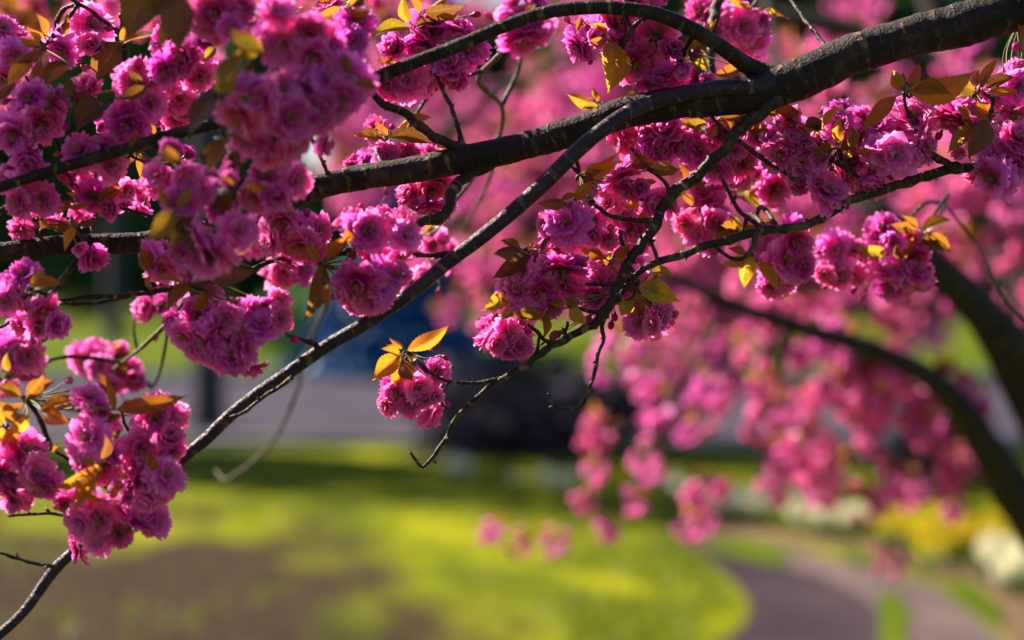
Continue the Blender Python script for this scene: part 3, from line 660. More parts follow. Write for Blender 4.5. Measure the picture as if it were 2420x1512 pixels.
def car(label, px, py, rz, paint):
    b = G(px, py); root = empty('car', (b[0], b[1], 0.0)); root.rotation_euler = (0, 0, rz); tag(root, label, 'car')
    prof = [(-2.0, .35), (-2.05, .7), (-1.9, .92), (-1.2, 1.0), (-.75, 1.42), (.7, 1.45), (1.35, 1.02), (1.95, .88), (2.08, .6), (2.0, .35)]
    def hull(p, hw, inset):
        v = []
        for s in (-1, 1):
            for x, z in p: v.append((x, s * (hw - inset * max(0, z - .9)), z))
        n = len(p); f = [tuple(range(n)), tuple(range(2 * n - 1, n - 1, -1))] + [(i, n + i, n + (i + 1) % n, (i + 1) % n) for i in range(n)]
        return v, f
    m = MB(); m.add(*hull(prof, .86, .28)); m.obj('body', [paint], root, smooth=False)
    for s in (-1, 1):
        m = MB(); q = [(-1.0, 1.03), (-.68, 1.36), (.64, 1.38), (1.12, 1.04)]
        m.add([(x, s * (.872 - .28 * max(0, z - .9)), z) for x, z in q] + [(x, s * (.84 - .28 * max(0, z - .9)), z) for x, z in q], [(0, 1, 2, 3), (4, 7, 6, 5), (0, 4, 5, 1), (1, 5, 6, 2), (2, 6, 7, 3), (3, 7, 4, 0)]); m.obj('window', [M_GLASS], root, smooth=False)
        for x in (-1.25, 1.3):
            m = MB(); t = np.linspace(0, 2 * math.pi, 16, endpoint=False)
            m.add([(x + .32 * math.cos(a), s * y, .32 + .32 * math.sin(a)) for y in (.70, .89) for a in t], [tuple(range(16)), tuple(range(31, 15, -1))] + [(i, 16 + i, 16 + (i + 1) % 16, (i + 1) % 16) for i in range(16)]); m.obj('wheel', [M_TYRE], root, smooth=False)
M_GLASS = plain('car_glass', (0.02, 0.025, 0.03), 0.08, None, 0.05); M_TYRE = plain('tyre', (0.015, 0.015, 0.016), 0.8)
M_CAR = plain('blue_paint', (0.02, 0.22, 0.62), 0.35, None, 0.03)
car('bright blue car far away beyond the road, seen between pink sprays', 1700, 724, R(62), M_CAR)
def shrub(label, px, py, rad, n, m, seed, leaf=0.06):
    b = G(px, py); root = empty('shrub', (b[0], b[1], 0)); tag(root, label, 'shrub')
    sb = MB(); rs = np.random.default_rng(seed)
    for k in range(7):
        a = rs.uniform(0, 6.28); e = np.array([math.cos(a) * rad[0] * 0.6, math.sin(a) * rad[1] * 0.6, rad[2] * 0.9])
        tube(sb, catmull([(0, 0, 0), e * [0.4, 0.4, 0.5], e], 0.1), 0.012, 5)
    sb.obj('stem', [M_TRUNK], root)
    mb = MB(); foliage(mb, np.array([0, 0, rad[2] * 0.75]), np.array(rad), n, leaf, seed); mb.obj('foliage', [m], root)
shrub('low dark shrub at the lawn edge beside the road', 1220, 1082, (1.25, 0.55, 0.46), 4200, M_SHRUB, 4)
for k, (x, w_, lab) in enumerate([(120, 5.5, 'wide dark shrub under the far tree line at the left edge'), (640, 4.0, 'wide dark shrub under the far tree line behind the shaded trunk'), (1010, 3.6, 'dark shrub under the far tree line behind the blue spruce'), (1560, 4.5, 'wide dark shrub under the far tree line behind the centre boughs'), (2080, 5.5, 'wide dark shrub under the far tree line behind the forking limbs'), (2420, 4.0, 'dark shrub under the far tree line at the right edge')]):
    shrub(lab, x, 748, (w_, 2.0, 3.0), 2600, M_GREEN, 60 + k, 0.5)
shrub('round green shrub across the road under the curved branch', 760, 868, (1.0, 0.8, 0.9), 2600, M_GREEN, 6, 0.1)
shrub('brownish shrub behind the flower bed below the forking limbs', 2230, 1140, (0.42, 0.35, 0.42), 2200, M_SHRUB, 8, 0.05)

# ------------------------------------------------------------------ grass and daffodils
def grass_blades():
    rs = np.random.default_rng(5); V = []; F = []
    for i in range(26000):
        y = rs.uniform(9.6, 22.3) if i % 3 else rs.uniform(9.6, 14); hw = y * 0.235
        x = rs.uniform(-hw, hw * 0.55)
        px = (x / y) * FPX + 1210; py = 650 + 1.6 * FPX / y
        if px > 1640 + (py - 1290) * 0.55 and py > 1230: continue
        if mnoise.noise(Vector((x * 0.8, y * 0.6, 7))) < -0.05 + max(0, -x) * 0.05: continue
        if x < 0.35 + 0.4 * mnoise.noise(Vector((x, y * 0.4, 1))) and y < 15.0 and rs.uniform() < 0.9: continue
        z = lawn_height(x, y) + 0.004; h = rs.uniform(0.03, 0.085); a = rs.uniform(0, 6.28); w = 0.006
        k = len(V); lx, ly = rs.normal(size=2) * h * 0.4
        V += [(x + math.cos(a) * w, y + math.sin(a) * w, z), (x - math.cos(a) * w, y - math.sin(a) * w, z), (x + lx, y + ly, z + h)]; F.append((k, k + 1, k + 2))
    mb = MB(); mb.add(V, F); return mb.obj('grass', [M_GRASS], smooth=False)
M_GRASS = plain('grass_blade', (0.13, 0.155, 0.008), 0.5, 0.45, 0.4, 1.0)
tag(grass_blades(), 'short sunlit grass growing on the lawn', 'grass', kind='stuff')

M_STEM = plain('daffodil_stem', (0.07, 0.13, 0.02), 0.5, 0.3)
M_WHITE = plain('daffodil_white', (0.78, 0.72, 0.50), 0.6, 0.35, 0.1)
M_YELLOW = plain('daffodil_yellow', (0.60, 0.48, 0.02), 0.6, 0.35, 0.1)
M_CUP = plain('daffodil_cup', (0.60, 0.42, 0.015), 0.6, 0.3, 0.1)
def daffodil_mesh(seed, pm):
    rs = np.random.default_rng(seed); mb = MB(); h = rs.uniform(0.24, 0.34)
    top = np.array([rs.uniform(-.04, .04), -0.03, h])
    tube(mb, catmull([(0, 0, 0), (0, 0, h * 0.6), top], 0.04), 0.004, 5, 0)
    for k in range(6):                                        # strap leaves
        a = rs.uniform(0, 6.28); l = rs.uniform(0.18, 0.3); d = np.array([math.cos(a) * 0.35, math.sin(a) * 0.35, 1]); q = np.array([-math.sin(a), math.cos(a), 0]) * 0.009
        mb.add([-q, q, d * l * .6 + q, d * l * .6 - q, d * l + np.array([math.cos(a), math.sin(a), -0.3]) * 0.04], [(0, 1, 2, 3), (3, 2, 4)], 0)
    n = np.array([rs.uniform(-.4, .4), -1, 0.25]); rot = np.array(frame_from(n))
    for k in range(6):
        a = k * math.pi / 3; c, s = math.cos(a), math.sin(a)
        v = np.array([(0.006, 0, 0), (0.05, 0.034, 0.008), (0.105, 0, 0.0), (0.05, -0.034, 0.008)])
        v = np.stack([v[:, 0] * c - v[:, 1] * s, v[:, 0] * s + v[:, 1] * c, v[:, 2]], 1)
        mb.add(v @ rot.T + top, [(0, 1, 2, 3)], 1)
    th = np.linspace(0, 2 * math.pi, 8, endpoint=False)
    v = np.array([(r * math.cos(t), r * math.sin(t), z) for z, r in [(0, 0.02), (0.035, 0.026), (0.055, 0.040)] for t in th])
    mb.add(v @ rot.T + top, [(i * 8 + k, i * 8 + (k + 1) % 8, (i + 1) * 8 + (k + 1) % 8, (i + 1) * 8 + k) for i in range(2) for k in range(8)], 2)
    return mb.mesh('daffodil', [M_STEM, pm, M_CUP if pm is M_YELLOW else M_WHITE])
DW = [daffodil_mesh(k, M_WHITE) for k in range(4)]; DY = [daffodil_mesh(10 + k, M_YELLOW) for k in range(4)]
def daffs(lst, spots, n, label, group, seed):
    rs = np.random.default_rng(seed)
    for (x, y, rx, ry, c) in spots:
        for k in range(c):
            p = G(x + rs.uniform(-rx, rx), y + rs.uniform(-ry, ry))
            o = bpy.data.objects.new('daffodil', lst[rs.integers(4)]); link(o); o.location = (p[0], p[1], 0.0)
            o.rotation_euler = (0, 0, rs.uniform(-0.9, 0.9)); o.scale = [rs.uniform(0.48, 0.66)] * 3
            tag(o, label, 'flower', group)
# spots are where the stems stand, about a head's height below the flowers
daffs(DW, [(1715, 1235, 50, 10, 22), (1790, 1245, 25, 8, 8), (1990, 1268, 60, 12, 30), (1900, 1260, 30, 8, 6)], 0, 'white daffodil in the bed along the far side of the path', 'white daffodils along the bed', 1)
daffs(DW, [(2330, 1375, 16, 14, 9), (2395, 1390, 30, 24, 24)], 0, 'white daffodil beyond the yellow ones at the right edge', 'white daffodils at the right edge', 2)
daffs(DW, [(1092, 1140, 30, 8, 4), (1210, 1170, 12, 4, 1), (1310, 1175, 60, 8, 6), (1590, 1190, 22, 6, 4)], 0, 'white daffodil in shade at the lawn edge below the dark shrub', 'shaded white daffodils', 3)
daffs(DY, [(2110, 1298, 40, 16, 18), (2190, 1308, 60, 24, 28), (2290, 1322, 60, 20, 26), (2200, 1350, 40, 14, 8), (2390, 1345, 45, 12, 14)], 0, 'yellow daffodil in the bed at the bend of the path', 'yellow daffodils in the bed', 4)

# ------------------------------------------------------------------ the near cherry: boughs, twigs, clusters
DS = 1.1
def DD(d): return 2.99 + (d - 2.72) * (0.62 if d < 2.72 else 0.9)
BX, BY = 1.55, 3.25
tree = empty('cherry_tree', (BX, BY, 0))
tag(tree, 'pink double-flowered cherry tree with sharp dark boughs crossing the picture above the lawn', 'cherry tree')
OFF = np.array([BX, BY, 0.0])
SAMPLES = []
def fg(name, rows, d0, d1=None, m=None, nodes=0.0, lump=0.05, sides=12, step=0.006, label=None, keep=True):
    d1 = d0 if d1 is None else d1
    r = px_branch(rows, DD(d0), DD(d1))
    if m is None: m = M_TWIG
    r[:, :3] -= OFF
    o, c = branch_obj(name, r, m, tree, step, sides, lump, len(SAMPLES) * 1.7, nodes, label)
    if keep: SAMPLES.append(c)
    return o

# trunk and main bough (the trunk stands beyond the right edge)
tr = np.array([(BX, BY, -0.05, .17), (BX - .02, BY, .5, .135), (BX - .03, BY, 1.2, .12), (BX - .06, BY - .03, 1.75, .11), (BX + .05, BY + .1, 2.5, .07), (BX + .2, BY + .2, 3.4, .03)])
tr[:, :3] -= OFF
branch_obj('trunk', tr, M_BARK, tree, 0.03, 16, 0.06, 3)
ex = (P(2480, -12, DD(2.72)) - OFF)
main = [(810, 427, 58), (950, 405, 62), (1100, 375, 66), (1250, 343, 66), (1400, 293, 72), (1500, 262, 74), (1620, 240, 78), (1760, 222, 88), (1860, 198, 98), (1950, 160, 98), (2050, 118, 96), (2150, 88, 96), (2290, 50, 104), (2420, 12, 110), (2560, -30, 118)]
r = px_branch([(-90, 600, 44, DD(2.55)), (0, 595, 46, DD(2.56)), (110, 583, 47, DD(2.58)), (200, 578, 48, DD(2.6)), (370, 566, 50, DD(2.62)), (540, 525, 52, DD(2.64)), (700, 462, 54, DD(2.66))] + [(*p, DD(2.72)) for p in main], 1)
r = np.vstack([r, [BX - .30, BY - .06, 1.96, .068], [BX - .05, BY - .02, 1.66, .09]]); r[:, :3] -= OFF
o, c = branch_obj('branch', r, M_BARK, tree, 0.006, 24, 0.075, 1.3, 0.06, 'thick dark main bough rising from the left edge to the top right corner'); SAMPLES.append(c)
fg('branch', [(1930, 172, 40, 2.99), (1840, 182, 52, 2.99), (1775, 158, 45, 2.985), (1720, 120, 38), (1640, 70, 36), (1540, 29, 34), (1430, 18, 33), (1300, 27, 32), (1200, 58, 32), (1100, 100, 32), (1000, 140, 32), (880, 185, 32), (740, 232, 30), (580, 275, 29), (430, 312, 28), (300, 350, 28), (180, 386, 28), (90, 414, 27), (0, 442, 26), (-80, 468, 25)], 2.68, 2.38, M_BARK, 0.04, 0.05, 14, label='dark arching branch along the top edge, dropping to the left edge')
fg('branch', [(2030, 128, 24, 2.99), (1930, 172, 42, 2.985), (1800, 205, 44, 2.974), (1700, 208, 38, 2.966), (1600, 226, 36, 2.96), (1500, 258, 36, 2.955), (1430, 302, 36), (1370, 352, 38), (1290, 430, 38), (1200, 510, 36), (1130, 565, 35), (1060, 617, 34), (980, 685, 33), (880, 755, 32), (760, 825, 32), (680, 882, 31), (600, 936, 30), (540, 986, 30), (490, 1035, 30), (440, 1076, 29), (330, 1170, 27), (200, 1282, 25), (130, 1345, 27), (60, 1440, 24), (0, 1497, 24), (-60, 1545, 23)], 2.64, 2.5, M_SMOOTH, 0.03, 0.03, 16, label='smooth purplish branch curving down from the main bough to the lower left corner')
fg('branch', [(1840, 235, 34), (1800, 265, 30), (1740, 312, 28), (1700, 365, 26), (1640, 420, 26), (1580, 472, 26), (1545, 530, 24), (1500, 600, 23), (1470, 650, 22), (1450, 700, 22), (1410, 760, 20), (1350, 795, 18), (1300, 820, 17), (1240, 865, 16), (1200, 887, 14), (1130, 935, 12), (1080, 985, 11), (1050, 1040, 11), (1022, 1080, 9), (1000, 1105, 8), (985, 1090, 7), (968, 1068, 6)], 2.70, 2.68, M_TWIG, 0.28, 0.06, 12, label='slender knobbly branch hanging from the main bough with a bare hooked tip')
fg('branch', [(2700, 350, 34), (2500, 380, 28), (2380, 395, 25), (2276, 396, 24), (2226, 407, 24), (2133, 432, 22), (2060, 457, 22), (2000, 475, 21), (1970, 500, 21), (1903, 532, 20), (1813, 544, 22), (1746, 560, 21), (1676, 577, 20), (1613, 601, 19), (1560, 617, 17), (1520, 636, 15), (1493, 662, 14), (1462, 704, 12), (1449, 720, 11), (1422, 768, 10), (1428, 797, 9), (1413, 840, 9), (1400, 900, 9), (1386, 934, 8), (1370, 962, 8), (1323, 964, 7), (1303, 947, 6), (1295, 930, 5)], 2.74, 2.69, M_TWIG, 0.28, 0.06, 12, label='slender branch from the right edge ending in a drooping hooked twig')
tw_rows = [
    ([(1092, 352, 28), (1053, 337, 23), (1006, 310, 22), (956, 267, 20), (900, 243, 19), (870, 210, 15), (800, 160, 11)], 2.72, 2.6),
    ([(1095, 345, 14), (1080, 297, 11), (1066, 253, 10), (1046, 213, 10), (1030, 175, 8)], 2.72, 2.74),
    ([(1170, 385, 28), (1123, 407, 25), (1093, 423, 26), (1070, 450, 26), (1055, 500, 26), (1020, 522, 26), (983, 522, 24), (900, 545, 16)], 2.74, 2.6),
    ([(1070, 603, 18), (1040, 603, 13), (990, 600, 11), (930, 593, 11), (800, 600, 11), (690, 605, 12), (617, 626, 11), (566, 652, 11), (500, 676, 11), (396, 684, 11), (333, 692, 11), (283, 701, 11), (216, 700, 11), (133, 711, 8)], 2.60, 2.50),
    ([(300, 700, 9), (250, 712, 8), (200, 718, 8), (140, 718, 6)], 2.53, 2.52),
    ([(745, 815, 14), (715, 802, 10), (683, 793, 9), (643, 767, 8)], 2.56, 2.50),
    ([(692, 890, 12), (660, 915, 9), (620, 940, 9), (575, 975, 8), (545, 985, 8)], 2.52, 2.51),
    ([(185, 585, 16), (180, 614, 14), (150, 657, 12), (123, 690, 11), (66, 730, 10), (0, 774, 9), (-40, 800, 8)], 2.58, 2.5),
    ([(135, 1342, 12), (110, 1336, 9), (50, 1322, 8), (0, 1307, 8), (-40, 1298, 7)], 2.49, 2.47),
    ([(210, 1260, 10), (145, 1217, 8), (80, 1215, 7), (20, 1218, 6)], 2.5, 2.46),
    ([(1680, 235, 20), (1680, 170, 22), (1685, 60, 24), (1697, -10, 26)], 2.9, 3.0),
    ([(1965, 150, 10), (1945, 100, 9), (1905, 50, 9), (1870, 0, 9), (1850, -40, 8)], 2.76, 2.9),
    ([(1690, 235, 10), (1680, 267, 9), (1713, 310, 9), (1746, 333, 10), (1780, 357, 11), (1806, 377, 11), (1846, 403, 10), (1876, 423, 8)], 2.73, 2.72),
    ([(1802, 545, 14), (1785, 528, 11), (1757, 508, 10), (1742, 490, 10), (1726, 457, 9), (1703, 417, 8)], 2.71, 2.73),
    ([(1786, 552, 10), (1786, 568, 10), (1776, 590, 10), (1753, 611, 10), (1723, 607, 9), (1690, 580, 9)], 2.71, 2.71),
    ([(1545, 522, 14), (1510, 521, 12), (1473, 517, 12), (1440, 507, 10), (1400, 480, 8)], 2.69, 2.69),
    ([(1580, 452, 10), (1576, 437, 9), (1553, 413, 9), (1520, 387, 9), (1493, 350, 9)], 2.69, 2.69),
    ([(1490, 615, 10), (1483, 598, 10), (1473, 577, 9), (1466, 547, 9)], 2.69, 2.7),
    ([(1553, 617, 10), (1550, 603, 9), (1543, 577, 9), (1536, 547, 8), (1534, 520, 8)], 2.7, 2.7),
    ([(1462, 668, 10), (1440, 671, 10), (1386, 672, 8)], 2.69, 2.7), ([(1425, 738, 10), (1405, 737, 9), (1380, 734, 9), (1340, 714, 8)], 2.69, 2.71),
    ([(1320, 814, 12), (1290, 804, 10), (1263, 780, 9), (1236, 752, 7)], 2.69, 2.72), ([(1262, 848, 9), (1268, 830, 8), (1273, 797, 7)], 2.69, 2.7), ([(1333, 803, 9), (1336, 785, 8), (1342, 760, 8)], 2.69, 2.72),
    ([(1215, 880, 12), (1195, 889, 10), (1170, 898, 10), (1120, 905, 9), (1055, 899, 8), (1010, 878, 6)], 2.69, 2.68),
    ([(2276, 398, 20), (2243, 390, 20), (2220, 376, 17), (2196, 355, 14)], 2.73, 2.72),
    ([(1452, 716, 10), (1475, 712, 10), (1492, 706, 8), (1500, 690, 7)], 2.69, 2.69),
    ([(293, 352, 14), (293, 80, 16), (295, 33, 18), (297, -20, 18)], 2.66, 2.66), ([(291, 95, 11), (283, 77, 9), (240, 47, 9), (213, 23, 9), (163, -5, 8)], 2.66, 2.64),
    ([(130, 398, 13), (106, 403, 12), (66, 403, 10), (0, 390, 9), (-40, 385, 8)], 2.53, 2.5), ([(345, 335, 16), (363, 342, 16), (416, 387, 14), (450, 420, 10)], 2.55, 2.6),
    ([(280, 355, 10), (293, 363, 8), (350, 387, 7), (393, 413, 6)], 2.55, 2.52), ([(790, 425, 12), (770, 400, 9), (753, 360, 9), (727, 310, 10), (700, 270, 9)], 2.68, 2.4),
    ([(75, 415, 12), (66, 437, 10), (40, 467, 10), (0, 497, 9), (-40, 515, 8)], 2.53, 2.5),
    ([(560, 280, 14), (620, 240, 11), (680, 190, 10), (700, 110, 9), (690, 40, 8)], 2.5, 2.15), ([(620, 500, 13), (560, 440, 11), (540, 360, 10), (560, 290, 8)], 2.6, 2.15),
    ([(540, 520, 13), (500, 500, 11), (470, 460, 9), (440, 400, 8)], 2.62, 2.2), ([(160, 392, 11), (130, 330, 8), (110, 260, 8), (60, 180, 7)], 2.53, 2.5), ([(300, 350, 10), (330, 290, 8), (340, 220, 8), (400, 150, 7)], 2.54, 2.5),
    ([(395, 560, 10), (380, 530, 9), (340, 505, 8), (280, 490, 7)], 2.62, 2.58), ([(100, 582, 11), (90, 555, 9), (60, 535, 8)], 2.58, 2.57),
    ([(300, 1195, 10), (250, 1150, 8), (180, 1100, 8), (120, 1060, 7)], 2.49, 2.44), ([(380, 1125, 10), (340, 1060, 8), (300, 1010, 8), (285, 960, 7)], 2.5, 2.46), ([(300, 1195, 10), (330, 1205, 9), (260, 1215, 8)], 2.49, 2.44),
    ([(2310, 392, 14), (2330, 330, 11), (2340, 280, 10), (2350, 230, 8)], 2.74, 2.72), ([(2196, 355, 12), (2170, 310, 10), (2140, 250, 9), (2135, 215, 8)], 2.72, 2.72),
    ([(1876, 423, 8), (1900, 400, 7), (1960, 385, 7)], 2.72, 2.72), ([(2070, 452, 12), (2040, 425, 9), (1990, 395, 9), (1965, 380, 8)], 2.73, 2.72),
    ([(1540, 35, 14), (1500, 60, 10), (1470, 110, 8)], 2.68, 2.72), ([(1640, 75, 14), (1620, 120, 10), (1600, 170, 8)], 2.68, 2.74),
]
for rows, a, b in tw_rows: fg('twig', rows, a, b, M_TWIG, 0.32, 0.08, 9, 0.004)
# thin twigs out of focus behind
for rows, a, b in [([(720, 600, 10), (770, 700, 9), (735, 800, 9), (700, 930, 9), (640, 1050, 8), (540, 1130, 6), (510, 1112, 4)], 3.4, 4.3), ([(400, 690, 9), (395, 790, 9), (370, 900, 7), (335, 930, 5)], 2.9, 3.5),
                   ([(560, 655, 10), (420, 745, 12), (330, 825, 10), (270, 870, 7)], 2.6, 3.25), ([(325, 828, 8), (316, 780, 6), (322, 740, 4)], 3.2, 3.2), ([(1180, 130, 14), (1130, 190, 13), (1185, 250, 12), (1180, 330, 11), (1150, 440, 9), (1090, 550, 6)], 2.9, 3.5),
                   ([(2230, 480, 7), (2310, 580, 8), (2360, 690, 9), (2425, 760, 9), (2520, 860, 9)], 3.4, 3.4)]:
    fg('twig', rows, a, b, M_PALE, 0.1, 0.05, 8, 0.02)

